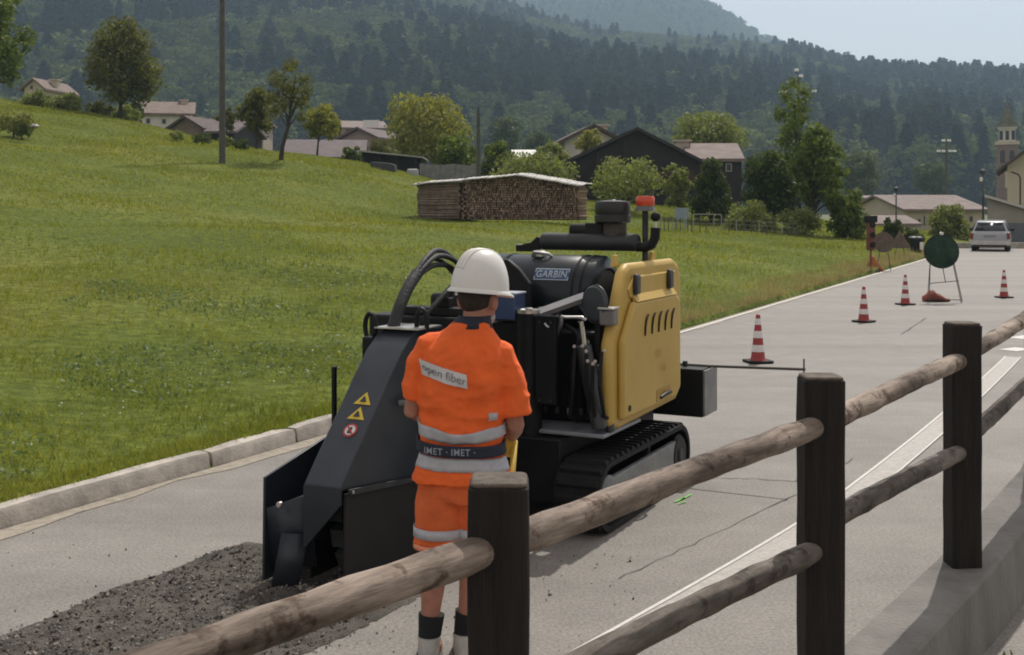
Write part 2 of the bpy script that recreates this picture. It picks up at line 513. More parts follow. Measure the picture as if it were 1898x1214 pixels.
for (a, b, w) in [((1250, 930), (1268, 922), .03), ((1262, 926), (1280, 916), .025), ((1256, 934), (1272, 929), .02)]:
    A = on_ground(*a, .007); B = on_ground(*b, .007); d = (B - A).normalized(); nrm = Vector((-d.y, d.x, 0)) * w
    sp.add([A + nrm * .2, A - nrm * .3, B - nrm * .5, B + nrm * .4], [(0, 1, 2, 3)])
tag(sp.build('spray_mark', SPRAY, recalc=False), 'small green spray mark on the asphalt', 'spray mark')

# ------------------------------------------------------------------ kerb: single stones
kerb = thing('kerb', 'pale concrete kerb along the meadow', 'kerb', road(0, 0), ROADROT)
del kerb['category']; kerb['kind'] = 'structure'
joints = [-16, -13.6, -11.8, -9.9, -8.0, -6.0, -4.1, -2.10, -.03, 1.06, 2.1, 3.2, 4.3, 5.4, 6.5]
for a, b in zip(joints[:-1], joints[1:]):
    m = MB(); L = b - a - .035
    n = 7; prof = lambda k: [(0, -.03), (0 + .012, .10 + .006 * random.uniform(-1, 1)), (.028, .128 + .005 * random.uniform(-1, 1)), (.13, .135 + .005 * random.uniform(-1, 1)), (.15, .0)]
    ringv = []
    for k in range(n):
        x = a + .0175 + L * k / (n - 1)
        endr = .012 if k in (0, n - 1) else 0
        ringv.append([(x, y + (endr if y < .05 else 0), z - (endr if z > .05 else 0)) for y, z in prof(k)])
    vs = [v for r_ in ringv for v in r_]; c = 5; fs = []
    for k in range(n - 1):
        for j in range(c): fs.append((k * c + j, k * c + (j + 1) % c, (k + 1) * c + (j + 1) % c, (k + 1) * c + j))
    fs += [tuple(range(c)), tuple((n - 1) * c + j for j in range(c))]
    m.add(vs, fs)
    o = m.build('kerb_stone', CONC, kerb, angle=50)
    o.location = (0, random.uniform(-.006, .006), random.uniform(-.006, .004)); o.rotation_euler = (0, 0, random.uniform(-.003, .003))

# ------------------------------------------------------------------ foliage
def leaf_quads(P, size, up=.0, D=None, jit=.6):
    n = len(P)
    if D is None:
        a = rng.normal(size=(n, 3)); b = rng.normal(size=(n, 3))
    else:                       # leaves face outwards from their clump, unevenly
        N_ = D + rng.normal(size=(n, 3)) * jit; N_ /= np.linalg.norm(N_, axis=1)[:, None]
        a = np.cross(N_, rng.normal(size=(n, 3))); b = np.cross(N_, a)
    a /= np.linalg.norm(a, axis=1)[:, None]
    b -= a * (a * b).sum(1)[:, None]; b /= np.linalg.norm(b, axis=1)[:, None]
    s = (size * rng.uniform(.6, 1.4, n))[:, None]
    V = np.stack([P - a * s, P + b * s * .55, P + a * s, P - b * s * .55], 1).reshape(-1, 3)
    F = np.arange(n * 4).reshape(n, 4)
    return V, F

def lobes_points(lobes, n, shell=2.6, dirs=False):
    w = np.array([(l[3] * l[4] * l[5]) ** .72 for l in lobes]); w /= w.sum()
    k = rng.choice(len(lobes), n, p=w)
    L = np.array(lobes)[k]
    d = rng.normal(size=(n, 3)); d /= np.linalg.norm(d, axis=1)[:, None]
    r_ = rng.uniform(0, 1, n) ** (1 / shell)
    r_ *= rng.uniform(.86, 1.14, n)
    if dirs: return L[:, :3] + d * r_[:, None] * L[:, 3:6], d
    return L[:, :3] + d * r_[:, None] * L[:, 3:6]

BARK = mat('bark', (.045, .036, .028), rough=.95, var=.35, scale=10, bump=.6, bscale=30)
LEAF = {
    'dark': leafmat('leaf_dark', (0.032, 0.052, 0.020), (0.109, 0.142, 0.043), 0.32),
    'olive': leafmat('leaf_olive', (0.057, 0.069, 0.023), (0.194, 0.194, 0.057), 0.4),
    'yellow': leafmat('leaf_yellow_green', (0.117, 0.135, 0.034), (0.377, 0.368, 0.104), 0.42),
    'green': leafmat('leaf_green', (0.060, 0.092, 0.026), (0.194, 0.243, 0.060), 0.4),
    'pale': leafmat('leaf_pale', (0.101, 0.131, 0.049), (0.287, 0.315, 0.122), 0.42),
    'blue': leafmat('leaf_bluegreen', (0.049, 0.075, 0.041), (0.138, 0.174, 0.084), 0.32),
}

def tree(name, label, cat, px0, px1, ptop, pcb, bx, by, Y, leaf='green', n=2600, ls=.16, nl=14, trunk=None, spread=1.0, shape='round', group=None, lean=0.0, depth=None, zbase=None, shell=2.4):
    base = at(bx, by, Y)
    if zbase is not None: base.z = zbase
    t = thing(name, label, cat, base, 0, group)
    k = Y / FPX
    x0, x1 = (px0 - bx) * k, (px1 - bx) * k
    zt, zc = (by - ptop) * k + (at(bx, by, Y).z - base.z), (by - pcb) * k + (at(bx, by, Y).z - base.z)
    cx, hw = (x0 + x1) / 2, (x1 - x0) / 2
    if cat in ('bush', 'plant'): zc = -.12 * zt
    if name == 'conifer_bush': zc = 0
    dp = depth or hw
    n = int(n * 1.7); ls *= 1.06
    H = zt - zc
    lobes = []
    for i in range(nl):
        f = (i + .5) / nl
        z = zc + H * (.12 + .80 * f)
        if shape == 'cone': prof = 1.05 * (1 - f) ** .75 + .05
        elif shape == 'egg': prof = math.sin(math.pi * (.18 + .80 * f ** .85)) ** .7
        elif shape == 'col': prof = .55 + .45 * math.sin(math.pi * f)
        else: prof = math.sin(math.pi * (.14 + .78 * f)) ** .62
        a = i * 2.39996 + random.uniform(-.4, .4)
        rr = .68 * prof * spread * random.uniform(.72, 1.1)
        sz = random.uniform(.30, .47) * (.55 + .45 * prof)
        lobes.append((cx + hw * rr * math.cos(a), dp * rr * math.sin(a), z, hw * sz, dp * sz, min(H * .32, hw * sz * random.uniform(.75, 1.15))))
    lobes.append((cx, 0, zc + H * .5, hw * .5, dp * .5, H * .36))
    P, D_ = lobes_points(lobes, n, shell, True)
    keep = (P[:, 2] > zc - .05 * H) & (P[:, 2] < zt + .1) & (np.abs(P[:, 0] - cx) < hw * 1.06)
    P = P[keep]
    V, F = leaf_quads(P, ls, 0, D_[keep], .65)
    np_mesh('crown', V, F, LEAF[leaf], t)
    tr = trunk or max(.05, zt * .018)
    m = MB()
    topz = zc + H * .72
    path = [Vector((0, 0, -.25)), Vector((lean * .2, 0, zc * .4)), Vector((lean * .6 + cx * .3, 0, zc)), Vector((lean + cx * .8, .1, topz))]
    m.tube(path, [tr * 1.25, tr, tr * .75, tr * .2], 8)
    for i in range(min(nl, 9)):
        l = lobes[i]; f = .25 + .6 * (i / 9)
        st_ = path[2].lerp(path[3], max(0, (l[2] - zc) / H - .25))
        e = Vector(l[:3])
        m.tube([st_, st_.lerp(e, .5) + Vector((0, 0, .04 * H)), e], [tr * .45, tr * .3, tr * .1], 6)
    m.build('trunk', BARK, t)
    return t

# ------------------------------------------------------------------ hills and forest
def ridge_interp(pts):
    xs = np.array([(p[0] - CX) / FPX for p in pts]); ys = np.array([p[1] for p in pts])
    return xs, ys
def fbm(x, y, o=5):
    v = 0; a = 1; 
    out = np.zeros_like(x)
    for k in range(o):
        out += a * np.sin(x * (1.7 ** k) * 1.0 + 3.1 * k + 1.3 * np.sin(y * (1.6 ** k) * .8 + k)) * np.cos(y * (1.7 ** k) * .9 + 2.3 * k)
        a *= .55
    return out
A_PTS = [(-700, -300), (-200, -220), (300, -130), (700, -50), (880, 14), (960, 46), (1080, 84), (1200, 98), (1350, 108), (1480, 122), (1540, 142), (1600, 162), (1750, 168), (1898, 176), (2100, 185), (2600, 220)]
B_PTS = [(300, -40), (900, -60), (1200, -30), (1300, 5), (1340, 28), (1400, 70), (1470, 100), (1530, 132), (1600, 165), (1700, 215), (1900, 280)]
def hill_height(a, Y, pts, y0, y1, zb, p, noise_amp):
    xs, ys = ridge_interp(pts)
    ry = np.interp(a, xs, ys)
    zr = CAMH + (HY - ry) / FPX * y1
    v = np.clip((Y - y0) / (y1 - y0), 0, 1.35)
    vv = np.where(v <= 1, v ** p, 1 - (v - 1) * .9)
    X = a * Y
    return zb + (zr - zb) * vv + noise_amp * fbm(X / 160, Y / 160) * np.clip(v * 3, 0, 1) * np.clip((1.02 - v) * 3, 0, 1)
FLOOR = mat('forest_floor', (.022, .032, .016), rough=1, var=.4, scale=.03, color2=(.045, .055, .025))
ROCKG = mat('mountain_slope', (.035, .05, .022), rough=1, scale=.012, color2=(.085, .085, .045), detail=8)
def hill(name, pts, y0, y1, zb, p, na, m, label, nx=110, ny=60, amax=.62):
    a = np.linspace(-amax, amax, nx); Y = np.linspace(y0, y1 * 1.25, ny)
    Ag, Yg = np.meshgrid(a, Y)
    Z = hill_height(Ag.ravel(), Yg.ravel(), pts, y0, y1, zb, p, na)
    V = np.c_[Ag.ravel() * Yg.ravel(), Yg.ravel(), Z]
    idx = np.arange(nx * ny).reshape(ny, nx)
    q = np.stack([idx[:-1, :-1], idx[:-1, 1:], idx[1:, 1:], idx[1:, :-1]], -1).reshape(-1, 4)
    return tag(np_mesh(name, V, q, m, smooth=True), label, kind='structure')
HA = (A_PTS, 430.0, 1450.0, 0.0, .92, 7.0)
HB = (B_PTS, 1450.0, 2300.0, 40.0, 1.0, 9.0)
hill('wooded_hill', *HA, FLOOR, 'steep wooded hillside across the valley')
hill('far_mountain', *HB, ROCKG, 'higher hazy mountain behind the wooded hill')

# tree prototypes for the far wood (kept outside the scene; one wood object instances them)
wood_col = bpy.data.collections.new('wood_prototypes')
def proto(name, V, F, m):
    o = np_mesh(name, V, F, m)
    COL.objects.unlink(o); wood_col.objects.link(o)
    return o
CON = leafmat('needle_dark', (.012, .021, .014), (.030, .044, .025), .12, .9, 0)
CON2 = leafmat('needle_mid', (.022, .036, .020), (.062, .082, .040), .2, .9, 0)
DEC = leafmat('wood_leaf', (.045, .070, .024), (.125, .152, .052), .22, .9, 0)
DEC2 = leafmat('wood_leaf_pale', (.062, .088, .030), (.160, .185, .068), .24, .9, 0)
def conifer_proto(name, m, slim):
    n = 620
    z = rng.uniform(0, 1, n) ** 1.25
    tier = .82 + .18 * np.sin(z * 40)
    r_ = slim * (1 - z) ** .85 * tier * rng.uniform(.35, 1.0, n) ** .6 + .012
    th = rng.uniform(0, 2 * np.pi, n)
    P = np.c_[r_ * np.cos(th), r_ * np.sin(th), z * .95 + .04]
    out = np.c_[np.cos(th), np.sin(th), np.full(n, -.55)]; out /= np.linalg.norm(out, axis=1)[:, None]
    side = np.c_[-np.sin(th), np.cos(th), np.zeros(n)]
    L = (.05 + .085 * (1 - z))[:, None]; W = (.022 + .03 * (1 - z))[:, None]
    V = np.stack([P - out * L * .5, P + side * W, P + out * L, P - side * W], 1).reshape(-1, 3)
    return proto(name, V, np.arange(n * 4).reshape(n, 4), m)
def decid_proto(name, m, seed):
    r0 = random.Random(seed); lobes = []
    for i in range(11):
        a = i * 2.4; f = (i + .5) / 11
        rr = .20 * math.sin(math.pi * (.2 + .72 * f)) ** .6
        lobes.append((rr * math.cos(a), rr * math.sin(a), .30 + .58 * f, r0.uniform(.11, .18), r0.uniform(.11, .18), r0.uniform(.09, .14)))
    P, D_ = lobes_points(lobes, 640, 4.0, True)
    V, F = leaf_quads(P, .038, 0, D_, .35)
    return proto(name, V, F, m)
protos = [conifer_proto('spruce_a', CON, .17), conifer_proto('spruce_b', CON2, .20), conifer_proto('spruce_c', CON, .14),
          decid_proto('beech_a', DEC, 1), decid_proto('beech_b', DEC2, 2), decid_proto('beech_c', DEC, 3)]

def wood(name, label, H_, n, amin, amax, sizes, decfrac, yfrac=(0, 1.0)):
    pts, y0, y1, zb, p, na = H_
    a = rng.uniform(amin, amax, n * 2)
    lo, hi = y0 + (y1 - y0) * yfrac[0], y0 + (y1 - y0) * yfrac[1]
    Y = np.sqrt(rng.uniform(lo ** 2, hi ** 2, n * 2))
    X = a * Y
    # patches of broadleaf wood among the spruce
    f = fbm(X / 55 + 9, Y / 90 + 3) + .55 * fbm(X / 17, Y / 30 + 5)
    thr = decfrac(a, (Y - y0) / (y1 - y0))
    isdec = f + rng.normal(0, .85, n * 2) < thr
    Z = hill_height(a, Y, *H_)
    sel = slice(0, n)
    X, Y, Z, isdec = X[sel], Y[sel], Z[sel], isdec[sel]
    idx = np.where(isdec, rng.integers(3, 6, n), rng.integers(0, 3, n)).astype(np.int32)
    sc_ = np.where(isdec, rng.uniform(sizes[0], sizes[1], n), rng.uniform(sizes[2], sizes[3], n)).astype(np.float32)
    me = bpy.data.meshes.new(name)
    me.vertices.add(n); me.vertices.foreach_set('co', np.c_[X, Y, Z - 1].astype(np.float32).ravel())
    at1 = me.attributes.new('pick', 'INT', 'POINT'); at1.data.foreach_set('value', idx)
    at2 = me.attributes.new('size', 'FLOAT', 'POINT'); at2.data.foreach_set('value', sc_)
    at3 = me.attributes.new('turn', 'FLOAT', 'POINT'); at3.data.foreach_set('value', rng.uniform(0, 6.28, n).astype(np.float32))
    at4 = me.attributes.new('fat', 'FLOAT', 'POINT'); at4.data.foreach_set('value', rng.uniform(.95, 1.6, n).astype(np.float32))
    me.update()
    o = bpy.data.objects.new(name, me); COL.objects.link(o)
    ng = bpy.data.node_groups.new('wood_scatter', 'GeometryNodeTree')
    ng.interface.new_socket('Geometry', in_out='INPUT', socket_type='NodeSocketGeometry')
    ng.interface.new_socket('Geometry', in_out='OUTPUT', socket_type='NodeSocketGeometry')
    N = ng.nodes; Lk = ng.links
    gi = N.new('NodeGroupInput'); go = N.new('NodeGroupOutput')
    ci = N.new('GeometryNodeCollectionInfo'); ci.inputs['Collection'].default_value = wood_col
    ci.inputs['Separate Children'].default_value = True; ci.inputs['Reset Children'].default_value = True
    ip = N.new('GeometryNodeInstanceOnPoints'); ip.inputs['Pick Instance'].default_value = True
    def attr(nm, ty):
        x = N.new('GeometryNodeInputNamedAttribute'); x.data_type = ty; x.inputs['Name'].default_value = nm; return x.outputs['Attribute']
    cr = N.new('ShaderNodeCombineXYZ'); Lk.new(attr('turn', 'FLOAT'), cr.inputs['Z'])
    cs = N.new('ShaderNodeCombineXYZ')
    mu = N.new('ShaderNodeMath'); mu.operation = 'MULTIPLY'
    s1 = attr('size', 'FLOAT'); Lk.new(s1, mu.inputs[0]); Lk.new(attr('fat', 'FLOAT'), mu.inputs[1])
    Lk.new(mu.outputs[0], cs.inputs['X']); Lk.new(mu.outputs[0], cs.inputs['Y']); Lk.new(s1, cs.inputs['Z'])
    Lk.new(gi.outputs[0], ip.inputs['Points']); Lk.new(ci.outputs['Instances'], ip.inputs['Instance'])
    Lk.new(attr('pick', 'INT'), ip.inputs['Instance Index']); Lk.new(cr.outputs[0], ip.inputs['Rotation']); Lk.new(cs.outputs[0], ip.inputs['Scale'])
    Lk.new(ip.outputs[0], go.inputs[0])
    md = o.modifiers.new('scatter', 'NODES'); md.node_group = ng
    return tag(o, label, kind='stuff')
# collection children come sorted by name: beech_a..c then spruce_a..c
for i, nm in enumerate(['d_spruce', 'e_spruce', 'f_spruce', 'g_beech', 'h_beech', 'i_beech']): protos[i].name = nm
def dfA(a, v):
    x = a * FPX + CX
    base = np.where(v < .12, .8, np.where(v < .5, -.05, .4))
    base = base + np.where((x > 850) & (x < 1450) & (v > .62), 1.0, 0) + np.where(x < 500, .25, 0) + np.where((x > 1500), -.15, 0)  # sunlit ridge imitated in colour by extra pale broadleaf trees
    return base
wood('forest', 'mixed spruce and beech forest covering the hillside', HA, 13000, -.50, .50, (18, 28, 23, 36), dfA)
wood('mountain_forest', 'hazy forest covering the far mountain', HB, 7000, -.06, .42, (15, 22, 17, 26), lambda a, v: np.full_like(a, .9), (.25, 1.0))

# ------------------------------------------------------------------ haze: one box of even air round everything but the sky
hz = MB(); hz.box(-2200, 2200, -60, 4200, -1.2, 690)
HZ = bpy.data.materials.new('haze_air'); HZ.use_nodes = True
hn = HZ.node_tree.nodes; hn.remove(hn['Principled BSDF'])
pv = hn.new('ShaderNodeVolumePrincipled')
pv.inputs['Color'].default_value = (.57, .77, 1.0, 1); pv.inputs['Density'].default_value = .00026; pv.inputs['Anisotropy'].default_value = .25
HZ.node_tree.links.new(pv.outputs[0], hn['Material Output'].inputs['Volume'])
tag(hz.build('haze', HZ, smooth=False), 'thin bluish summer haze filling the valley', kind='stuff')

# ------------------------------------------------------------------ buildings
ROOFB = mat('roof_brown', (.175, .130, .108), rough=.85, var=.22, scale=1.5, bump=.5, bscale=8)
ROOFD = mat('roof_dark_brown', (.085, .062, .055), rough=.85, var=.25, scale=1.5, bump=.5, bscale=8)
ROOFP = mat('roof_pink_tile', (.195, .150, .135), rough=.85, var=.2, scale=1.2, bump=.5, bscale=8)
ROOFV = mat('roof_mauve', (.115, .090, .090), rough=.85, var=.2, scale=1.2, bump=.4, bscale=8)
PLASTER = mat('plaster_white', (.60, .57, .53), rough=.9, var=.1, scale=.8)
PLASTERB = mat('plaster_beige', (.50, .43, .35), rough=.9, var=.1, scale=.6)
PLASTERY = mat('plaster_cream', (.55, .49, .38), rough=.9, var=.08, scale=.6)
PINKW = mat('plaster_pink', (.34, .27, .24), rough=.9, var=.1, scale=.8)
BARNW = mat('barn_wood', (.026, .022, .021), rough=.9, var=.4, scale=3, stretch=(6, 6, .4), bump=.4, bscale=10)
BRICKT = mat('tower_brick', (.22, .165, .16), rough=.9, var=.22, scale=2.5)
SHUT = mat('window_dark', (.03, .034, .04), rough=.25, var=.2)
FRAMEW = mat('window_frame', (.35, .32, .28), rough=.7)

def house(name, label, px0, px1, py_ridge, py_eave, py_base, Y, depth, ridge='x', rz=0.0, wall=PLASTER, roof=ROOFB, over=.45, windows=(), chimney=None, gable_mat=None, group=None, ridge_at=.5, cat='house'):
    """front wall faces the camera; ridge 'x' = eaves to the camera, 'y' = gable to the camera"""
    c = at((px0 + px1) / 2, py_base, Y)
    t = thing(name, label, cat, c, rz, group)
    k = Y / FPX; w = (px1 - px0) * k; he = (py_base - py_eave) * k; hr = (py_base - py_ridge) * k
    m = MB()
    if ridge == 'y':
        xr = -w / 2 + w * ridge_at
        m.prism([(-w / 2, -1), (w / 2, -1), (w / 2, he), (xr, hr), (-w / 2, he)], lambda p, q_, a: (p, a, q_), 0, depth)
    else:
        m.prism([(0, -1), (depth, -1), (depth, he), (depth / 2, hr), (0, he)], lambda p, q_, a: (a, p, q_), -w / 2, w / 2)
    m.build('wall', wall, t, smooth=False)
    th = .22
    r_ = MB()
    if ridge == 'y':
        xr = -w / 2 + w * ridge_at
        for sx in (-1, 1):
            xe = sx * w / 2; sl = (hr - he) / abs(xe - xr)
            xo = xe + sx * over; zo = he - sl * over
            r_.prism([(xr, hr + .03), (xo, zo + .03), (xo, zo + .03 + th), (xr, hr + .03 + th)], lambda p, q_, a: (p, a, q_), -over, depth + over)
    else:
        sl = (hr - he) / (depth / 2)
        for sy in (-1, 1):
            yo = depth / 2 + sy * (depth / 2 + over); zo = he - sl * over
            r_.prism([(depth / 2, hr + .03), (yo, zo + .03), (yo, zo + .03 + th), (depth / 2, hr + .03 + th)], lambda p, q_, a: (a, p, q_), -w / 2 - over, w / 2 + over)
    ro = r_.build('roof', roof, t, smooth=False)
    if chimney:
        for (cxp, czt, cw) in chimney:
            x = ((cxp) - (px0 + px1) / 2) * k; zt = (py_base - czt) * k
            cm = MB(); cm.box(x - cw / 2, x + cw / 2, depth * .45 - cw / 2, depth * .45 + cw / 2, he, zt)
            cm.box(x - cw * .7, x + cw * .7, depth * .45 - cw * .7, depth * .45 + cw * .7, zt + .002, zt + .12)
            cm.build('chimney', PLASTERB, ro, smooth=False)
    for (wx0, wx1, wy0, wy1) in windows:
        xa, xb = (wx0 - (px0 + px1) / 2) * k, (wx1 - (px0 + px1) / 2) * k
        za, zb_ = (py_base - wy1) * k, (py_base - wy0) * k
        wm = MB(); wm.box(xa, xb, -.03, .05, za, zb_)
        wo = wm.build('window', FRAMEW, t, smooth=False)
        pm = MB(); pm.box(xa + .06, xb - .06, -.045, -.01, za + .06, zb_ - .06)
        pm.build('pane', SHUT, wo, smooth=False)
    return t

house('farmhouse', 'long white house with brown roof right of the big round tree', 258, 352, 186, 212, 262, 125, 9, 'x', R(14), PLASTER, ROOFB, chimney=[(338, 180, .7)], windows=[(318, 324, 207, 214), (331, 338, 209, 216), (300, 308, 220, 230), (272, 280, 220, 230)])
house('hillside_house', 'small house with chimney behind the left bushes', 44, 82, 148, 163, 200, 135, 7, 'y', R(-8), PLASTERB, ROOFB, chimney=[(77, 144, .8)], windows=[(55, 62, 158, 166)])
house('garden_barn', 'low brown gabled barn in front of the white farmhouse', 312, 378, 219, 238, 266, 112, 12, 'y', R(-16), mat('barn_tan', (.17, .12, .085), var=.2, scale=1), ROOFD)
house('village_house', 'pink village house between the pole and the thin tree', 428, 478, 222, 229, 300, 130, 8, 'x', 0, PINKW, ROOFB, windows=[(440, 446, 236, 244), (456, 462, 236, 244)])
house('village_house', 'village house with pinkish roof and white skylight left of the large tree', 642, 712, 222, 240, 300, 120, 10, 'x', R(12), PINKW, ROOFP, windows=[(655, 662, 246, 254), (690, 697, 246, 254)])
vh = house('village_house', 'low village house with brown gable in front of the skylight house', 630, 700, 240, 256, 300, 110, 8, 'y', R(-20), PINKW, ROOFV)
house('long_shed', 'long low shed with mauve roof behind the meadow crest', 530, 668, 256, 294, 310, 100, 13, 'x', R(6), PLASTERB, ROOFV)
house('roadside_roof', 'dark roofed barn beside the utility pole', 388, 432, 220, 246, 275, 105, 9, 'x', R(-4), BARNW, ROOFV)
sky_l = MB(); kk = at(688, 229, 119.2); sky_l.box(kk.x - .8, kk.x + .8, kk.y - .05, kk.y + .05, kk.z - .35, kk.z + .35)
o = sky_l.build('skylight', WHITEP, None); o.rotation_euler = (0, 0, 0)
tag(o, 'white skylight on the pinkish village roof', 'skylight')

# dark chalet and its neighbours
ch = house('wooden_chalet', 'dark wooden chalet with wide gable roof behind the woodpile', 1062, 1290, 243, 298, 372, 75, 10, 'y', 0, BARNW, mat('chalet_roof', (.030, .026, .028), rough=.8, var=.3, scale=2), over=.35, ridge_at=.52, cat='chalet')
kch = 75 / FPX
for x in (-3.7, -2.3, -.6):
    pm = MB(); pm.box(x - .11, x + .11, -.55, -.33, -.6, 2.35 + (x + 3.9) * .42); pm.build('post', BARNW, ch, smooth=False)
bl = MB(); bl.box(-.6, 3.7, -.75, -.6, 1.05, 1.9); bl.build('balcony', mat('balcony_wood', (.05, .028, .022), rough=.9, var=.3, scale=4), ch, smooth=False)
for x in (.4, 2.2):
    wm = MB(); wm.box(x, x + .8, -.04, .05, .1, .95); wo = wm.build('window', FRAMEW, ch, smooth=False)
    pm = MB(); pm.box(x + .07, x + .73, -.055, -.02, .17, .88); pm.build('pane', SHUT, wo, smooth=False)
house('white_house', 'white house with dark eaves peeping over the chalet roof', 1046, 1150, 236, 262, 330, 92, 8, 'y', R(6), PLASTER, ROOFD, chimney=[(1131, 228, .8)], over=.7, windows=[(1066, 1074, 262, 274)])
house('chalet_annex', 'chalet annex with pinkish tiled roof beside the dark chalet', 1280, 1374, 267, 299, 372, 80, 7, 'x', R(-3), BARNW, ROOFP, chimney=[(1272, 258, .9)], over=.2, windows=[(1345, 1356, 303, 318)])
house('glasshouse', 'small pale roofed hut behind the shrubs left of the chalet', 950, 992, 281, 296, 320, 95, 4, 'x', 0, PLASTERB, WHITEP, over=.1, cat='hut')
# lean-to shed with rusty fence at the meadow foot
shd = thing('field_shed', 'dark open lean-to shed with pale roof edge at the meadow foot', 'shed', at(724, 330, 78))
k = 78 / FPX
m = MB(); m.prism([(-56 * k, -1.5), (56 * k, -1.5), (56 * k, 36 * k), (-56 * k, 48 * k)], lambda p, q_, a: (p, a, q_), .6, 4.5); m.build('wall', BARNW, shd, smooth=False)
m = MB(); m.prism([(-60 * k, 49 * k), (60 * k, 37 * k), (60 * k, 39.5 * k), (-60 * k, 52 * k)], lambda p, q_, a: (p, a, q_), -.3, 4.8); m.build('roof', mat('tin_roof', (.33, .33, .31), rough=.6, var=.2), shd, smooth=False)
for x in (-50, -20, 12, 46):
    m = MB(); m.box(x * k - .07, x * k + .07, -.1, .04, -1.5, 40 * k); m.build('post', BARNW, shd, smooth=False)
yw = thing('yard_wall', 'low grey board wall behind the woodpile', 'wall', at(830, 330, 74))
for i in range(11):
    m = MB(); m.box(-1.75 + i * .32, -1.75 + i * .32 + .305, -.04 + random.uniform(0, .02), .06, -.8, .85 + random.uniform(-.06, .06)); m.build('board', mat('grey_board', (.20, .20, .20), rough=.9, var=.25, scale=3), yw, smooth=False)
tk = MB(); c = at(765, 318, 73); tk.rings([(c.z - .35, c.x, c.y, .34, .3), (c.z + .0, c.x, c.y, .36, .32), (c.z + .12, c.x, c.y, .35, .3), (c.z + .16, c.x, c.y, .25, .2)], 18, power=4)
tag(tk.build('water_tank', mat('tank_grey', (.36, .38, .40), rough=.5), None), 'pale grey plastic tank beside the field shed', 'tank')
tr = MB(); c = at(711, 308, 72); tr.prism([(-.75, -.6), (.75, -.85), (.75, .05), (.5, .16), (-.6, .26), (-.75, .18)], lambda p, q_, a: (c.x + p, c.y + a, c.z + q_), -.6, .6)
tag(tr.build('covered_trailer', mat('tarp_dark', (.05, .055, .06), rough=.7, var=.3), None, bevel=.05), 'dark tarpaulin covered trailer before the field shed', 'trailer')

# beige buildings on the far right
house('school_block', 'long beige flat building left of the hipped hall', 1596, 1740, 366, 371, 430, 118, 9, 'x', 0, PLASTERB, ROOFP, over=.3, windows=[(1646, 1654, 381, 390), (1668, 1676, 379, 388), (1615, 1622, 384, 391), (1690, 1697, 384, 391), (1664, 1678, 399, 405)])
house('hall', 'beige hall with hipped pinkish roof behind the parked bush', 1672, 1832, 365, 391, 432, 108, 11, 'x', R(10), PLASTERB, ROOFP, over=.35, windows=[(1697, 1703, 405, 419), (1708, 1712, 399, 419), (1740, 1748, 400, 412), (1770, 1778, 400, 412), (1800, 1808, 400, 412)], cat='hall')
house('small_annex', 'low annex with pinkish roof behind the clipped bushes', 1612, 1704, 405, 419, 432, 95, 6, 'x', R(4), PLASTERB, ROOFP, over=.2)
gx = thing('garage', 'low grey garage with sloping roof behind the car', 'garage', at(1870, 466, 70), R(-22))
k = 70 / FPX
GW = mat('garage_wall', (.33, .30, .265), rough=.9, var=.12, scale=1)
m = MB(); m.prism([(-37 * k, -.2), (75 * k, -.2), (75 * k, 62 * k), (-37 * k, 98 * k)], lambda p, q_, a: (p, a, q_), 0, 8); m.build('wall', GW, gx, smooth=False)
m = MB(); m.prism([(-42 * k, 101 * k), (80 * k, 61.5 * k), (80 * k, 66 * k), (-42 * k, 106 * k)], lambda p, q_, a: (p, a, q_), -.4, 8.4); m.build('roof', mat('garage_roof', (.50, .48, .45), rough=.6), gx, smooth=False)
m = MB(); m.box(-6 * k, 70 * k, -.05, .02, 0, 52 * k); gd = m.build('door', mat('garage_door', (.13, .14, .16), rough=.6, var=.15), gx, smooth=False)
for i in range(5):
    m = MB(); m.box(-6 * k, 70 * k, -.07, -.052, .06 + i * .33, .36 + i * .33); m.build('panel', mat('garage_door', (.13, .14, .16)), gd, smooth=False)
house('cream_house', 'cream coloured house with brown eaves above the garage', 1873, 2013, 252, 306, 420, 92, 10, 'y', R(-23), PLASTERY, ROOFD, over=.8, ridge_at=.5, windows=[(1905, 1915, 320, 338)])
dp = MB(); c = at(1891, 322, 91.4); dp.tube([c + Vector((-.7, 0, .15)), c + Vector((-.15, 0, -.05)), c + Vector((0, 0, -.3)), c + Vector((0, 0, -3.2))], .07, 8)
tag(dp.build('downpipe', mat('pipe_brown', (.07, .05, .045), rough=.5), None), 'dark downpipe on the cream house wall', 'pipe')

# church tower
ct = thing('church_tower', 'brick church bell tower with green spire at the right edge', 'church tower', at(1867, 440, 165), R(-22))
k = 165 / FPX; hw = 19 * k
m = MB(); m.box(-hw, hw, 0, 2 * hw, -3, 172 * k); m.build('shaft', BRICKT, ct, smooth=False)
m = MB(); m.box(-hw * 1.12, hw * 1.12, -hw * .12, 2.12 * hw, 172 * k + .003, 178 * k); m.build('cornice', PLASTERB, ct, smooth=False)
m = MB(); m.box(-hw * .75, hw * .75, hw * .25, hw * 1.75, 178 * k + .003, 202 * k); m.build('lantern', PLASTER, ct, smooth=False)
for x in (-.55, .0, .55):
    m = MB(); m.box(hw * (x - .16), hw * (x + .16), hw * .2, hw * .24, 181 * k, 198 * k); m.build('opening', SHUT, ct, smooth=False)
m = MB(); m.box(-hw * .9, hw * .9, hw * .1, hw * 1.9, 202 * k + .003, 205 * k); m.build('lantern_cornice', PLASTER, ct, smooth=False)
m = MB(); z0 = 205 * k + .003; z1 = 252 * k
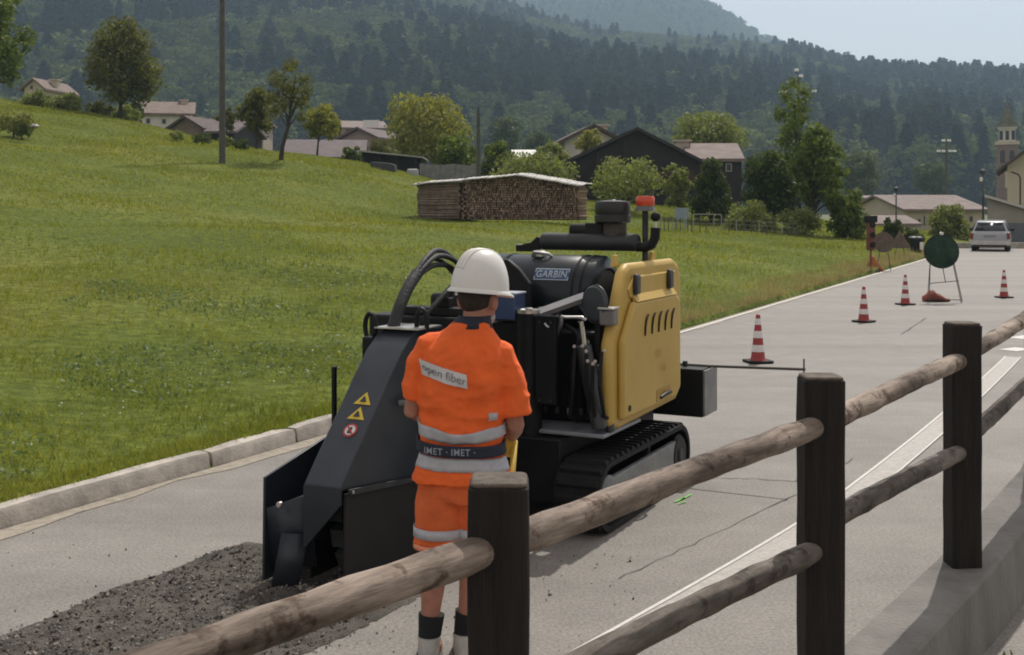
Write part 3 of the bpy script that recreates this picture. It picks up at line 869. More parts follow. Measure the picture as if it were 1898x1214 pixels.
m.add([(-hw * .95, hw * .05, z0), (hw * .95, hw * .05, z0), (hw * .95, hw * 1.95, z0), (-hw * .95, hw * 1.95, z0), (-hw * .62, hw * .38, z0 + .9), (hw * .62, hw * .38, z0 + .9), (hw * .62, hw * 1.62, z0 + .9), (-hw * .62, hw * 1.62, z0 + .9), (0, hw, z1)],
      [(3, 2, 1, 0), (0, 1, 5, 4), (1, 2, 6, 5), (2, 3, 7, 6), (3, 0, 4, 7), (4, 5, 8), (5, 6, 8), (6, 7, 8), (7, 4, 8)])
spr = m.build('spire', mat('spire_copper', (.12, .13, .085), rough=.7, var=.3, scale=1), ct, smooth=False)
m = MB(); m.tube([(0, hw, z1 - .2), (0, hw, z1 + 1.0)], .05, 6); m.build('finial', DGREY, spr)
for x in (-.42, .42):
    m = MB(); m.box(hw * (x - .22), hw * (x + .22), -.04, .05, 138 * k, 158 * k); m.prism([(hw * (x + .22 * math.cos(a)), 158 * k + hw * .22 * math.sin(a)) for a in np.linspace(0, math.pi, 9)], lambda p, q_, a: (p, a, q_), -.04, .05)
    m.build('bell_opening', SHUT, ct, smooth=False)
m = MB(); m.box(-hw * .2, hw * .2, -.05, .04, 92 * k, 122 * k); m.build('niche', PLASTERB, ct, smooth=False)

# ------------------------------------------------------------------ poles, masts, lamps
POLE = mat('pole_grey', (.085, .08, .075), rough=.8, var=.2, scale=4)
def pole(name, label, px, pbase, ptop, Y, r0, r1, extra=None, cat='pole'):
    b = at(px, pbase, Y); t = thing(name, label, cat, b)
    h = (pbase - ptop) * Y / FPX
    m = MB(); m.tube([(0, 0, -.5), (0, 0, h * .5), (0, 0, h)], [r0, (r0 + r1) / 2, r1], 12); m.build('shaft', POLE, t)
    if extra: extra(t, h)
    return t
pole('utility_pole', 'tall grey utility pole standing in the meadow', 412, 303, -60, 60, .17, .13)
def ins(t, h):
    m = MB(); m.tube([(0, 0, h), (0, 0, h + .25)], .04, 8); m.build('cap', DGREY, t)
pole('utility_pole', 'wooden pole behind the long woodpile', 887, 340, 206, 66, .13, .10, ins)
def lamp_head(t, h):
    m = MB(); m.lathe([(.05, 0), (.16, .12), (.2, .3), (.06, .42)], 12, (0, 0, h)); m.build('lamp_head', DGREY, t)
    m = MB(); m.lathe([(.06, -.28), (.1, -.2), (.1, -.06), (.05, 0)], 10, (-.12, 0, h - .1)); m.build('lantern_glass', WHITEP, t)
pole('street_lamp', 'street lamp before the beige block, left of the two', 1661, 440, 356, 88, .06, .05, lamp_head, 'street lamp')
pole('street_lamp', 'dark street lamp just left of the garage', 1822, 440, 325, 74, .07, .05, lamp_head, 'street lamp')
FLOOD = mat('floodlight_face', (.85, .85, .83), rough=.25, var=.03, spec=.8)
def floods(spots):
    def f(t, h):
        for (dx, dz) in spots:
            m = MB(); m.box(dx - .19, dx + .19, -.2, .1, h + dz - .11, h + dz + .11); fo = m.build('floodlight', FLOOD, t, bevel=.03)
            m = MB(); m.tube([(0, 0, h + dz - .3), (dx, .05, h + dz - .3), (dx, .05, h + dz - .1)], .04, 6); m.build('bracket', DGREY, t)
    return f
k = 135 / FPX
pole('floodlight_mast', 'sports floodlight mast with three white lamps above the hall', 1754, 425, 262, 135, .17, .12, floods([(-.35, .1), (.3, .1), (-.9, -1.1), (-.35, -1.1), (.4, -1.1), (.9, -1.1)]), 'floodlight mast')
pole('floodlight_mast', 'sports floodlight mast behind the tall thin tree', 1480, 425, 145, 110, .17, .12, floods([(-.2, .75), (.2, .2), (-1.65, -1.2), (-1.15, -1.25), (1.45, -1.2)]), 'floodlight mast')

# ------------------------------------------------------------------ trees, bushes
T = tree
T('round_tree', 'big dark round tree standing alone on the meadow crest', 'tree', 148, 306, 30, 196, 222, 226, 85, 'olive', 5200, .13, 22, .17, .95, 'egg', shell=2.2)
T('edge_tree', 'leafy tree cut by the left picture edge', 'tree', -90, 62, -60, 180, -35, 215, 68, 'green', 3600, .13, 20, shell=2.4)
T('fruit_tree', 'thin leaning fruit tree right of the utility pole', 'tree', 484, 578, 104, 236, 520, 295, 62, 'olive', 1150, .085, 12, .11, 1.15, lean=.5, shell=1.8)
T('fruit_tree', 'olive green tree just behind the leaning fruit tree', 'tree', 438, 514, 158, 246, 476, 292, 74, 'olive', 1500, .12, 12, .09)
T('young_tree', 'young bright green tree before the long shed roof', 'tree', 558, 632, 194, 262, 588, 296, 78, 'yellow', 1400, .12, 12, .07)
T('walnut_tree', 'large yellowish green tree above the field shed', 'tree', 700, 880, 178, 305, 820, 335, 88, 'yellow', 4200, .15, 20, .16, 1.05)
T('dark_shrub', 'dense green bush between the walnut tree and the wooden pole', 'bush', 796, 892, 246, 326, 850, 334, 78, 'green', 2400, .12, 14)
T('garden_bush', 'rounded green bush right of the wooden pole', 'bush', 884, 965, 256, 330, 925, 345, 80, 'green', 1800, .12, 12)
T('garden_bush', 'pale leafy shrub row above the woodpile roof', 'bush', 900, 1070, 285, 345, 990, 352, 70, 'pale', 2600, .10, 16, shell=2.0)
T('garden_bush', 'tall green bush at the left chalet corner', 'bush', 985, 1062, 258, 340, 1030, 352, 84, 'pale', 1900, .12, 12)
T('garden_tree', 'bushy tree growing before the white house wall', 'tree', 1062, 1122, 236, 300, 1090, 330, 88, 'yellow', 1000, .11, 9)
T('fruit_tree', 'sprawling light green fruit tree before the dark chalet', 'tree', 1088, 1236, 292, 376, 1165, 402, 64, 'pale', 1700, .095, 15, .07, 1.15, shell=1.8)
T('fruit_tree', 'slim grey green tree left of the conical conifer', 'tree', 1226, 1290, 300, 398, 1256, 412, 63, 'pale', 1000, .09, 10, .05, 1.0, 'col', shell=1.8)
T('conifer_bush', 'dark conical conifer beside the chalet annex', 'conifer', 1270, 1368, 288, 404, 1318, 410, 62, 'dark', 3600, .085, 20, .09, 1.0, 'cone', shell=2.6)
T('backdrop_tree', 'broad sunlit tree rising behind the chalet annex', 'tree', 1238, 1384, 210, 290, 1310, 372, 105, 'pale', 2600, .17, 16)
T('poplar', 'tall thin ragged tree spiking above the others', 'tree', 1424, 1520, 132, 330, 1482, 436, 58, 'green', 1400, .085, 16, .10, .8, 'col', shell=1.6)
T('maple_tree', 'leafy green tree right of the ragged tall tree', 'tree', 1462, 1578, 222, 400, 1498, 440, 56, 'green', 3400, .10, 20, .11, 1.0, 'egg', shell=2.0)
T('dark_tree', 'dark dense tree left of the ragged tall tree', 'tree', 1372, 1490, 278, 408, 1436, 436, 60, 'dark', 3200, .11, 16, .10)
T('hedge_bush', 'pale rounded hedge bush behind the wire fence', 'bush', 1340, 1438, 374, 440, 1390, 440, 56, 'pale', 1700, .075, 12)
T('hedge_bush', 'low pale bush at the foot of the maple', 'bush', 1440, 1530, 388, 442, 1490, 442, 55, 'pale', 1500, .075, 12)
T('hedge_bush', 'green bush between the maple and the road', 'bush', 1530, 1618, 352, 444, 1575, 446, 56, 'green', 2200, .09, 14)
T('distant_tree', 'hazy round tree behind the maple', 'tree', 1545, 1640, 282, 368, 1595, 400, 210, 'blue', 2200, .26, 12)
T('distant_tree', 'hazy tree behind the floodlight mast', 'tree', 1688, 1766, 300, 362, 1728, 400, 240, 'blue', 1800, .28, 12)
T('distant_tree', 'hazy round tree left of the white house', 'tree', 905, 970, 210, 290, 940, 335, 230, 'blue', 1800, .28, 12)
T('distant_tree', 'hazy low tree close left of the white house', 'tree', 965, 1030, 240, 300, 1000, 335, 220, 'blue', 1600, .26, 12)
T('yard_bush', 'grey green bush in front of the hall', 'bush', 1720, 1800, 378, 450, 1760, 458, 68, 'pale', 2400, .09, 14)
T('clipped_bush', 'round clipped dark bush behind the portable traffic light', 'bush', 1632, 1674, 404, 440, 1652, 448, 56, 'dark', 1500, .06, 10)
T('clipped_bush', 'round clipped dark bush left of the round road sign', 'bush', 1666, 1712, 420, 458, 1690, 464, 55, 'dark', 1500, .06, 10)
for i, (a, b, tp, cb, Y) in enumerate([(30, 100, 168, 205, 82), (88, 160, 172, 212, 84), (150, 214, 188, 220, 86), (196, 262, 196, 232, 88)]):
    T('crest_bush', ['leftmost pale bush', 'second bush from the left', 'third bush from the left', 'rightmost low bush'][i] + ' in the row on the meadow crest', 'bush', a, b, tp, cb, (a + b) / 2, cb + 8, Y, 'pale' if i != 2 else 'olive', 1500, .10, 12, group='bushes on the meadow crest')
for i, (a, b, tp, cb) in enumerate([(310, 345, 243, 256), (350, 400, 246, 262), (402, 432, 252, 268), (428, 466, 258, 275)]):
    T('garden_plant', ['first', 'second', 'third', 'fourth'][i] + ' low plant from the left in the garden row behind the utility pole', 'plant', a, b, tp, cb, (a + b) / 2, cb + 1, 72 - i * 1.5, 'dark' if i in (1, 3) else 'pale', 420, .06, 7, group='garden row plants')
T('scrub_patch', 'dry scrub heap at the left meadow edge', 'bush', -10, 70, 213, 244, 25, 246, 62, 'olive', 700, .07, 9)
T('scrub_patch', 'small dark bush under the dry scrub heap', 'bush', 20, 62, 228, 248, 40, 250, 60, 'dark', 380, .06, 7)
T('village_bush', 'dark green bush before the low village gable', 'bush', 630, 676, 268, 305, 652, 318, 88, 'green', 900, .11, 9)
T('village_bush', 'olive bush between the village house and the walnut tree', 'bush', 672, 730, 252, 300, 700, 318, 96, 'olive', 1100, .12, 10)
T('village_tree', 'small tree standing before the pink village house', 'tree', 398, 440, 196, 244, 420, 270, 98, 'olive', 800, .12, 9)
T('village_tree', 'small dark tree left of the white farmhouse', 'tree', 232, 268, 190, 232, 250, 246, 100, 'dark', 800, .11, 9)
rk = MB(); c = at(58, 234, 62); rk.ball(c, .42, .3, .16, 9, 6)
tag(rk.build('boulder', mat('stone_grey', (.35, .34, .33), var=.2, bump=.6, bscale=8), None), 'pale grey boulder on the left meadow slope', 'boulder')

# ------------------------------------------------------------------ woodpile
wp = thing('woodpile', 'long stack of firewood under pale corrugated sheets in the meadow', 'woodpile', at(775, 407, 50))
k = 50 / FPX
wdir = (at(1075, 421, 47.2) - at(775, 407, 50)); wp.rotation_euler = (0, 0, math.atan2(wdir.y, wdir.x))
WL = math.hypot(wdir.x, wdir.y)
def wtop(f):   # height of the stack along its length (f 0..1)
    return np.interp(f, [0, .05, .30, .63, .64, 1.0], [1.50, 1.56, 1.66, 1.86, 1.86, 1.42]) - .05
LOGS = leafmat('log_ends', (.08, .052, .040), (.40, .29, .22), 0.0, .9, 0)
LOGB = mat('log_bark', (.12, .088, .068), rough=.95, var=.4, scale=3, color2=(.24, .185, .15))
V = []; F = []; cnt = 0
lm = MB()
x = WL * .285
rowh = .098
j = 0
z = .02
while z < 1.9:
    xx = WL * .285 + (j % 2) * .06
    while xx < WL:
        rr_ = random.uniform(.04, .062)
        if z < wtop(xx / WL) - .04 and abs(xx - WL * .30) > .03:
            y0 = random.uniform(-.05, .05); nn = 6; rot = random.uniform(0, 1)
            lm.add([(xx + rr_ * math.cos(rot + 6.283 * i / nn) * random.uniform(.75, 1.1), yy, z + .05 + rr_ * math.sin(rot + 6.283 * i / nn) * random.uniform(.8, 1.1)) for yy in (y0, .9) for i in range(nn)],
                   [tuple(range(nn - 1, -1, -1))] + [(i, (i + 1) % nn, (i + 1) % nn + nn, i + nn) for i in range(nn)])
        xx += random.uniform(.085, .125)
    z += rowh; j += 1
o = lm.build('log_ends', LOGS, wp, recalc=True, smooth=False); o['kind'] = 'stuff'
cm = MB(); z = .03
while z < 1.5:
    rr_ = random.uniform(.045, .07)
    a0 = random.uniform(-.06, .05)
    cm.tube([(a0, random.uniform(-.05, .02), z + rr_), (WL * .14, random.uniform(-.05, .02), z + rr_ + random.uniform(-.02, .02)), (WL * .27 + random.uniform(-.06, .06), 0, z + rr_)], rr_, 7)
    cm.tube([(a0, random.uniform(.3, .4), z + rr_), (WL * .27, .35, z + rr_)], rr_, 6)
    z += rr_ * 1.75
o = cm.build('crosswise_billets', LOGB, wp, angle=60); o['kind'] = 'stuff'
bm_ = MB(); bm_.prism([(.12, 0), (WL - .05, 0), (WL - .05, wtop(1) - .1), (WL * .63, wtop(.63) - .1), (.12, wtop(0) - .1)], lambda p, q_, a: (p, a, q_), .25, .95); bm_.build('inner_logs', LOGB, wp, smooth=False)
TIN = mat('pale_tin_sheet', (.40, .385, .36), rough=.55, var=.18, scale=2, metal=.15)
cuts = [(-.03, .07), (.055, .17), (.16, .31), (.30, .46), (.45, .64)]
def sheet(f0, f1, dz, tilt):
    m = MB(); n = 14; rows = []
    for i in range(n + 1):
        f = f0 + (f1 - f0) * i / n
        zz = wtop(max(0, min(1, f))) + .06 + dz + .018 * math.sin(i * 2.6) + .02 * tilt * (i / n - .5)
        rows.append([(f * WL, -.28, zz - .05 + random.uniform(-.004, .004)), (f * WL, .35, zz + .05), (f * WL, 1.15, zz + .06)])
    for i in range(n):
        for j_ in range(2): m.add([rows[i][j_], rows[i + 1][j_], rows[i + 1][j_ + 1], rows[i][j_ + 1]], [(0, 1, 2, 3)])
    o = m.build('roof_sheet', TIN, wp, recalc=False)
    so = o.modifiers.new('thick', 'SOLIDIFY'); so.thickness = .03
for i, (a, b) in enumerate(cuts): sheet(a, b, .012 * (i % 2) + random.uniform(-.01, .015), random.uniform(-2, 2))
for i, (a, b) in enumerate([(.635, .78), (.77, .90), (.89, 1.02)]): sheet(a, b, .01 * (i % 2), random.uniform(-1, 1))

# ------------------------------------------------------------------ small wire fence along the gardens
gf = thing('garden_fence', 'low grey wire fence with posts below the garden hedge', 'fence', at(1225, 432, 52.5))
GAL = mat('galvanised', (.30, .31, .31), rough=.5, metal=.4, var=.15)
k = 52.5 / FPX
fx = [0, 6, 14, 22, 28, 36, 43, 50, 57, 60, 72, 84, 98, 112, 126, 140, 154, 168, 182, 196, 210, 224, 238, 252]
for i, p in enumerate(fx):
    zb = tz(gf.location.x + p * k, gf.location.y) - gf.location.z
    m = MB(); m.tube([(p * k, 0, zb - .2), (p * k, 0, zb + .62 + (.12 if p in (60, 112) else random.uniform(-.03, .03)))], .022, 6); m.build('post', POLE if i % 3 else GAL, gf)
for dz in (.18, .38, .56):
    m = MB(); m.tube([(p * k, 0, tz(gf.location.x + p * k, gf.location.y) - gf.location.z + dz) for p in fx], .007, 5); m.build('wire', GAL, gf)
m = MB(); m.tube([(60 * k, -.02, .1), (60 * k, -.02, .8), (62 * k, -.02, .84), (110 * k, -.02, .82), (112 * k, -.02, .78), (112 * k, -.02, .05)], .025, 6); m.build('gate_frame', GAL, gf)
bd = MB(); c = at(1264, 393, 56); bd.box(c.x - .32, c.x + .32, c.y, c.y + .04, c.z - .35, c.z + .2); bd.tube([(c.x - .2, c.y + .05, c.z - .3), (c.x - .2, c.y + .05, c.z - 1.4)], .03, 6); bd.tube([(c.x + .2, c.y + .05, c.z - .3), (c.x + .2, c.y + .05, c.z - 1.4)], .03, 6)
tag(bd.build('garden_board', mat('board_blue_grey', (.24, .29, .36), rough=.6), None), 'small blue grey board standing before the conifer', 'board')

# ------------------------------------------------------------------ verge litter: dry grass stalks come with the grass below
# ------------------------------------------------------------------ far low kerb / yard wall at the road end
yk = MB(); yk.box(18.5, 44, 60.2, 60.5, -.05, .28)
tag(yk.build('yard_kerb', CONC, None), 'low pale kerb wall across the road end', 'low wall')

# ------------------------------------------------------------------ traffic cones
RED = mat('cone_red', (.30, .036, .03), rough=.55, var=.15, scale=14)
CONEW = mat('cone_white', (.72, .68, .66), rough=.5, var=.08, scale=20)
def cone(loc, label, first=[None], lean=(0, 0, 0)):
    if first[0] is None:
        t = thing('traffic_cone', label, 'traffic cone', loc, 0, 'red and white traffic cones on the road')
        m = MB(); e = .165
        m.prism([(-e, -e * .8), (-e * .8, -e), (e * .8, -e), (e, -e * .8), (e, e * .8), (e * .8, e), (-e * .8, e), (-e, e * .8)], lambda p, q_, a: (p, q_, a), .008, .034)
        m.build('base', RUBBER, t, bevel=.006)
        def rr(z): return .095 - (.095 - .026) * (z - .034) / (.63 - .034)
        m = MB(); m.lathe([(.112, .034), (.10, .05), (rr(.07), .07), (rr(.6), .6), (.024, .625), (.014, .632)], 24); m.build('body', RED, t)
        for a, b in ((.145, .235), (.325, .415), (.495, .575)):
            m = MB(); m.lathe([(rr(a) + .0035, a), (rr(b) + .0035, b)], 24, caps=False); m.build('reflective_band', CONEW, t, recalc=False)
        first[0] = t
        return t
    c = copy_tree(first[0]); c.location = loc; c['label'] = label
    return c
for p, lb, rz in [((1405, 672), 'nearest traffic cone, beside the thin pointer bar', .2), ((1601, 597), 'second traffic cone from the machine', .7), ((1678, 565), 'third traffic cone, left of the round sign stand', .4), ((1861, 552), 'rightmost traffic cone, right of the round sign', .1)]:
    c = cone(on_ground(*p), lb); c.rotation_euler = (0, 0, rz)

# ------------------------------------------------------------------ round road sign (seen from behind) on a folding stand
sb = on_ground(1745, 560); k = sb.y / FPX
SIGNB = mat('sign_back', (.012, .030, .020), rough=.45, scale=5, color2=(.035, .065, .045), spec=.12)  # mottled reflection is painted into the green of the sign back
rs = thing('round_road_sign', 'round road sign seen from behind on thin folding stand', 'road sign', sb, R(-6))
cz = (560 - 466) * k; rd_ = 31 * k
tilt = Matrix.Rotation(R(-10), 3, 'X')
m = MB(); m.lathe([(rd_ * .98, -.008), (rd_, 0), (rd_ * .98, .008)], 40, (0, 0, cz), tilt @ Vector((0, -1, 0))); m.build('disc', SIGNB, rs, angle=60)
m = MB()
ring = [Vector((0, 0, cz)) + tilt @ Vector((rd_ * math.cos(a), 0, rd_ * math.sin(a))) for a in np.linspace(0, 2 * math.pi, 41)]
m.tube(ring, .012, 6, caps=False); m.build('rim', BLACK, rs)
def leg(a, b, r_=.009): mm = MB(); mm.tube([a, b], r_, 6); return mm
zl = cz - rd_ * .8
leg((-.24, -.02, zl), (-.32, -.28, .0)).build('leg', DGREY, rs)
leg((-.22, .05, zl + .1), (-.24, .22, .0)).build('leg', DGREY, rs)
leg((.24, -.02, zl), (.34, -.28, .0)).build('leg', DGREY, rs)
leg((.26, .05, zl + .1), (.48, .18, .0)).build('leg', DGREY, rs)
leg((.03, 0, cz - rd_), (.09, .02, .42)).build('strut', DGREY, rs)
leg((-.25, 0, .40), (.36, 0, .46)).build('crossbar', DGREY, rs)
leg((-.31, -.25, .07), (.33, -.25, .07)).build('crossbar', DGREY, rs)
m = MB(); m.box(-.04, .04, -.03, .03, cz + rd_ - .01, cz + rd_ + .05); m.build('clip', CHROME, rs, bevel=.01)

def sandbag(px, py, w, h, label, mt, pointy=.25):
    p = on_ground(px, py); t = MB(); n = 18; rows = []
    for i in range(9):
        f = i / 8; x_ = (f - .5) * w
        hh = h * (.35 + .65 * math.sin(math.pi * min(1, f * 1.15 + .08)) ** .6) * (1.25 if i in (2, 3) else 1)
        dd = w * .3 * (.5 + .5 * math.sin(math.pi * (f * .9 + .05)))
        rows.append([(p.x + x_, p.y + dd * math.cos(a), max(.004, hh * .5 + hh * .5 * math.sin(a) * random.uniform(.88, 1.08))) for a in np.linspace(0, 2 * math.pi, n, endpoint=False)])
    vs = [v for r_ in rows for v in r_]; fs = []
    for i in range(8):
        for j_ in range(n): fs.append((i * n + j_, i * n + (j_ + 1) % n, (i + 1) * n + (j_ + 1) % n, (i + 1) * n + j_))
    fs += [tuple(range(n)), tuple(8 * n + j_ for j_ in range(n))]
    t.add(vs, fs)
    return tag(t.build('sandbag', mt, None, angle=70), label, 'sandbag')
sandbag(1735, 559, .55, .20, 'red brown sandbag weighing down the round sign stand', mat('sandbag_red', (.23, .062, .042), rough=.85, var=.25, scale=8, bump=.4, bscale=20))
sandbag(1622, 503, .5, .42, 'orange sandbag at the portable traffic light', mat('sandbag_orange', (.38, .14, .05), rough=.85, var=.2, scale=8, bump=.4, bscale=20))

# portable traffic light and the two far signs seen from behind
tl = on_ground(1614, 505); k = tl.y / FPX
t = thing('portable_traffic_light', 'tall red brown portable traffic light at the verge', 'traffic light', tl, R(10))
RB = mat('signal_red_brown', (.15, .048, .035), rough=.6, var=.3, scale=4)
h = (505 - 402) * k
m = MB(); m.box(-.11, .11, -.1, .1, h * .40, h); m.build('signal_head', RB, t, bevel=.02)
for i in range(3):
    m = MB(); m.lathe([(.085, 0), (.09, .05), (.07, .055)], 14, (0, -.1, h * .5 + i * h * .18), (0, -1, 0)); m.build('lamp_back', BLACK, t)
m = MB(); m.box(-.17, .17, -.12, .12, h * .90, h + .04); m.build('hood', BLACK, t, bevel=.01)
m = MB(); m.tube([(0, 0, .02), (0, 0, h * .42)], .03, 8); m.build('pole', RB, t)
m = MB(); m.box(-.22, .22, -.2, .2, .0, .05); m.build('base', RUBBER, t, bevel=.01)
BRS = mat('sign_back_brown', (.12, .088, .066), rough=.6, var=.25)
def far_sign(px, py, pyc, shape, rpx, label):
    b = on_ground(px, py); k = b.y / FPX; t = thing('road_sign', label, 'road sign', b, R(-14))
    cz = (py - pyc) * k; r_ = rpx * k
    m = MB(); nn = 28 if shape == 'round' else 3
    m.lathe([(r_, -.008), (r_, .008)], nn, (0, 0, cz), (0, -1, 0))
    if shape != 'round':
        m.v = [(v[0], v[1], v[2]) for v in m.v]
    d = m.build('plate', BRS, t, smooth=False)
    if shape != 'round':
        m2 = MB(); m2.prism([(-r_, cz - r_ * .6), (r_, cz - r_ * .6), (0, cz + r_ * 1.1)], lambda p, q_, a: (p, a, q_), -.008, .008)
        d.data = m2.mesh('plate', smooth=False); d.data.materials.append(BRS)
    for x in (-.14, .14):
        m = MB(); m.tube([(x * .6, .02, cz), (x * 1.6, -.12 if x < 0 else .14, 0)], .013, 6); m.build('leg', DGREY, t)
far_sign(1638, 502, 449, 'round', 19, 'round sign seen from behind next to the portable traffic light')
far_sign(1668, 486, 448, 'tri', 20, 'triangular sign seen from behind on the far verge')
bn = on_ground(1697, 476); t = thing('litter_bin', 'dark litter bin at the end of the verge', 'bin', bn)
m = MB(); m.rings([(.05, 0, 0, .2, .18), (.75, 0, 0, .26, .23)], 20, power=4); m.build('body', BLACK, t)
m = MB(); m.rings([(.752, 0, 0, .28, .25), (.80, 0, 0, .28, .25), (.86, 0, 0, .2, .18)], 20, power=4); m.build('lid', DGREY, t)
m = MB(); m.box(.1, .24, -.235, -.21, .3, .62); m.build('sticker', WHITEP, t)
wl = on_ground(1668, 487); m = MB(); m.ball(wl + Vector((0, -.3, .08)), .10, .09, .09, 12, 8); m.tube([wl + Vector((-.12, -.28, 0)), wl + Vector((-.12, -.28, .1))], .07, 10)
tag(m.build('warning_lamp', mat('lamp_shiny', (.75, .74, .72), rough=.12, metal=.7), None), 'small shiny warning lamp lying on the verge edge', 'lamp')

# ------------------------------------------------------------------ white hatchback
cb = on_ground(1835, 466); car = thing('car', 'pale silver hatchback driving away at the road end', 'car', cb, R(-24))
CARW = mat('car_white', (.33, .34, .36), rough=.3, var=.03, spec=.6, coat=.4)
GLASS = mat('car_glass', (.02, .024, .028), rough=.08, var=.1, spec=.7)
sec = [(0.0, .30, .80, .80), (.10, .22, .92, .84), (.35, .20, .98, .86), (1.0, .20, 1.0, .87), (2.4, .20, .98, .87), (3.2, .22, .90, .84), (3.75, .28, .74, .76), (3.85, .34, .62, .66)]
m = MB(); vs = []; fs = []; n = 12
for (y, zb, zt_, hw) in sec:
    for (fx_, fz) in [(-.86, 0), (-1, .12), (-1.0, .45), (-.98, .75), (-.92, .95), (-.85, 1), (.85, 1), (.92, .95), (.98, .75), (1.0, .45), (1, .12), (.86, 0)]:
        vs.append((fx_ * hw, y, zb + (zt_ - zb) * fz))
for i in range(len(sec) - 1):
    for j_ in range(n): fs.append((i * n + j_, i * n + (j_ + 1) % n, (i + 1) * n + (j_ + 1) % n, (i + 1) * n + j_))
fs += [tuple(range(n)), tuple((len(sec) - 1) * n + j_ for j_ in range(n))]
m.add(vs, fs); m.build('body', CARW, car, angle=40, bevel=.02)
m = MB(); cabin = [(.10, .90, .80), (.42, 1.40, .60), (1.7, 1.46, .62), (2.3, 1.40, .60), (2.95, .95, .76)]
vs = []; fs = []
for (y, z_, hw) in cabin: vs += [(-hw, y, z_), (hw, y, z_)]
vs += [(-.82, .2, .9), (.82, .2, .9), (-.8, 2.8, .9), (.8, 2.8, .9)]
m.add([(-.80, .12, .88), (.80, .12, .88), (.60, .45, 1.40), (-.60, .45, 1.40), (-.62, 1.9, 1.46), (.62, 1.9, 1.46), (.80, 2.95, .90), (-.80, 2.95, .90)],
      [(0, 1, 2, 3), (3, 2, 5, 4), (4, 5, 6, 7), (0, 3, 4, 7), (1, 6, 5, 2), (0, 7, 6, 1)])
m.build('cabin', CARW, car, angle=30, bevel=.05, seg=3)
def cquad(name, P, mt, parent, off=(0, -.012, .006)):
    m = MB(); m.add([Vector(p) + Vector(off) for p in P], [(0, 1, 2, 3)]); o = m.build(name, mt, parent, recalc=False); so = o.modifiers.new('t', 'SOLIDIFY'); so.thickness = .012; return o
cquad('rear_window', [(-.68, .165, .96), (.68, .165, .96), (.55, .405, 1.33), (-.55, .405, 1.33)], GLASS, car)
cquad('side_window', [(-.80, .45, .95), (-.79, 2.5, .95), (-.655, 1.85, 1.38), (-.645, .7, 1.36)], GLASS, car, (-.02, 0, 0))
cquad('side_window', [(.80, .45, .95), (.79, 2.5, .95), (.655, 1.85, 1.38), (.645, .7, 1.36)], GLASS, car, (.02, 0, 0))
m = MB(); m.prism([(-.84, .30), (.84, .30), (.86, .40), (.86, .50), (-.86, .50), (-.86, .40)], lambda p, q_, a: (p, a, q_), -.07, .12); m.build('bumper', mat('bumper_grey', (.50, .49, .48), rough=.5), car, bevel=.02)
m = MB(); m.prism([(-.74, .22), (.74, .22), (.76, .30), (-.76, .30)], lambda p, q_, a: (p, a, q_), -.04, .2); m.build('lower_valance', BLACK, car)
m = MB(); m.box(-.26, .26, -.015, .005, .66, .77); m.build('number_plate', mat('plate_grey', (.25, .25, .26), rough=.5), car)
for sx in (-1, 1):
    m = MB(); m.box(sx * .80 - .07, sx * .80 + .07, -.02, .12, .58, .88); m.build('tail_light', mat('tail_red', (.20, .02, .02), rough=.25), car, bevel=.02)
    m = MB(); m.box(sx * .92 - .09, sx * .92 + .09, 2.55, 2.65, .92, 1.06); m.build('mirror', BLACK, car, bevel=.03)
    for y in (.62, 3.05):
        m = MB(); m.lathe([(.18, -.11), (.29, -.11), (.305, -.08), (.305, .08), (.29, .11), (.18, .11)], 24, (sx * .72, y, .305), (1, 0, 0)); w_ = m.build('wheel', RUBBER, car)
        m = MB(); m.lathe([(.05, -.115), (.18, -.112), (.18, .112), (.05, .115)], 18, (sx * .72, y, .305), (1, 0, 0)); m.build('rim', GAL, w_)
m = MB(); m.tube([(-.62, .44, 1.445), (.62, .44, 1.445)], .03, 8, flat=.5); m.build('roof_spoiler', CARW, car)

# ------------------------------------------------------------------ wooden railing on the concrete wall
posts = [(-.03 - 2 * 1.04, 2.775 - 2 * 1.40, 1.30), (-.03 - 1.07, 2.775 - 1.33, 1.33), (-.03, 2.775, 1.372), (1.074, 4.13, 1.422), (2.124, 5.60, 1.466), (3.17, 7.12, 1.56), (4.1, 8.75, 1.66)]
wall = MB(); wt = [p[2] - 1.14 for p in posts]
cs_ = []
for i, (x, y, z_) in enumerate(posts):
    a = posts[max(0, i - 1)]; b = posts[min(len(posts) - 1, i + 1)]
    d = Vector((b[0] - a[0], b[1] - a[1], 0)).normalized(); nr = Vector((d.y, -d.x, 0))   # towards the camera side
    t_ = wt[i]; c = Vector((x, y, 0))
    cs_.append([c - nr * .115 + Vector((0, 0, -.05)), c - nr * .115 + Vector((0, 0, t_ - .004)), c + nr * .125 + Vector((0, 0, t_)), c + nr * .140 + Vector((0, 0, t_ - .012)), c + nr * .145 + Vector((0, 0, t_ - .06)), c + nr * .16 + Vector((0, 0, -.30))])
vs = [v for r_ in cs_ for v in r_]; n = 6; fs = []
for i in range(len(cs_) - 1):
    for j_ in range(n): fs.append((i * n + j_, i * n + (j_ + 1) % n, (i + 1) * n + (j_ + 1) % n, (i + 1) * n + j_))
fs += [tuple(range(n)), tuple((len(cs_) - 1) * n + j_ for j_ in range(n))]
wall.add(vs, fs)
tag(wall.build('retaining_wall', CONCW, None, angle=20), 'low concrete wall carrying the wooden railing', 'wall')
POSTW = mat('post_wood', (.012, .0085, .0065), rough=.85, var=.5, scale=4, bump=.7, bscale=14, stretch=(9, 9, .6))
ENDG = mat('post_end_grain', (.11, .088, .068), rough=.9, var=.35, scale=20, bump=.5, bscale=40)
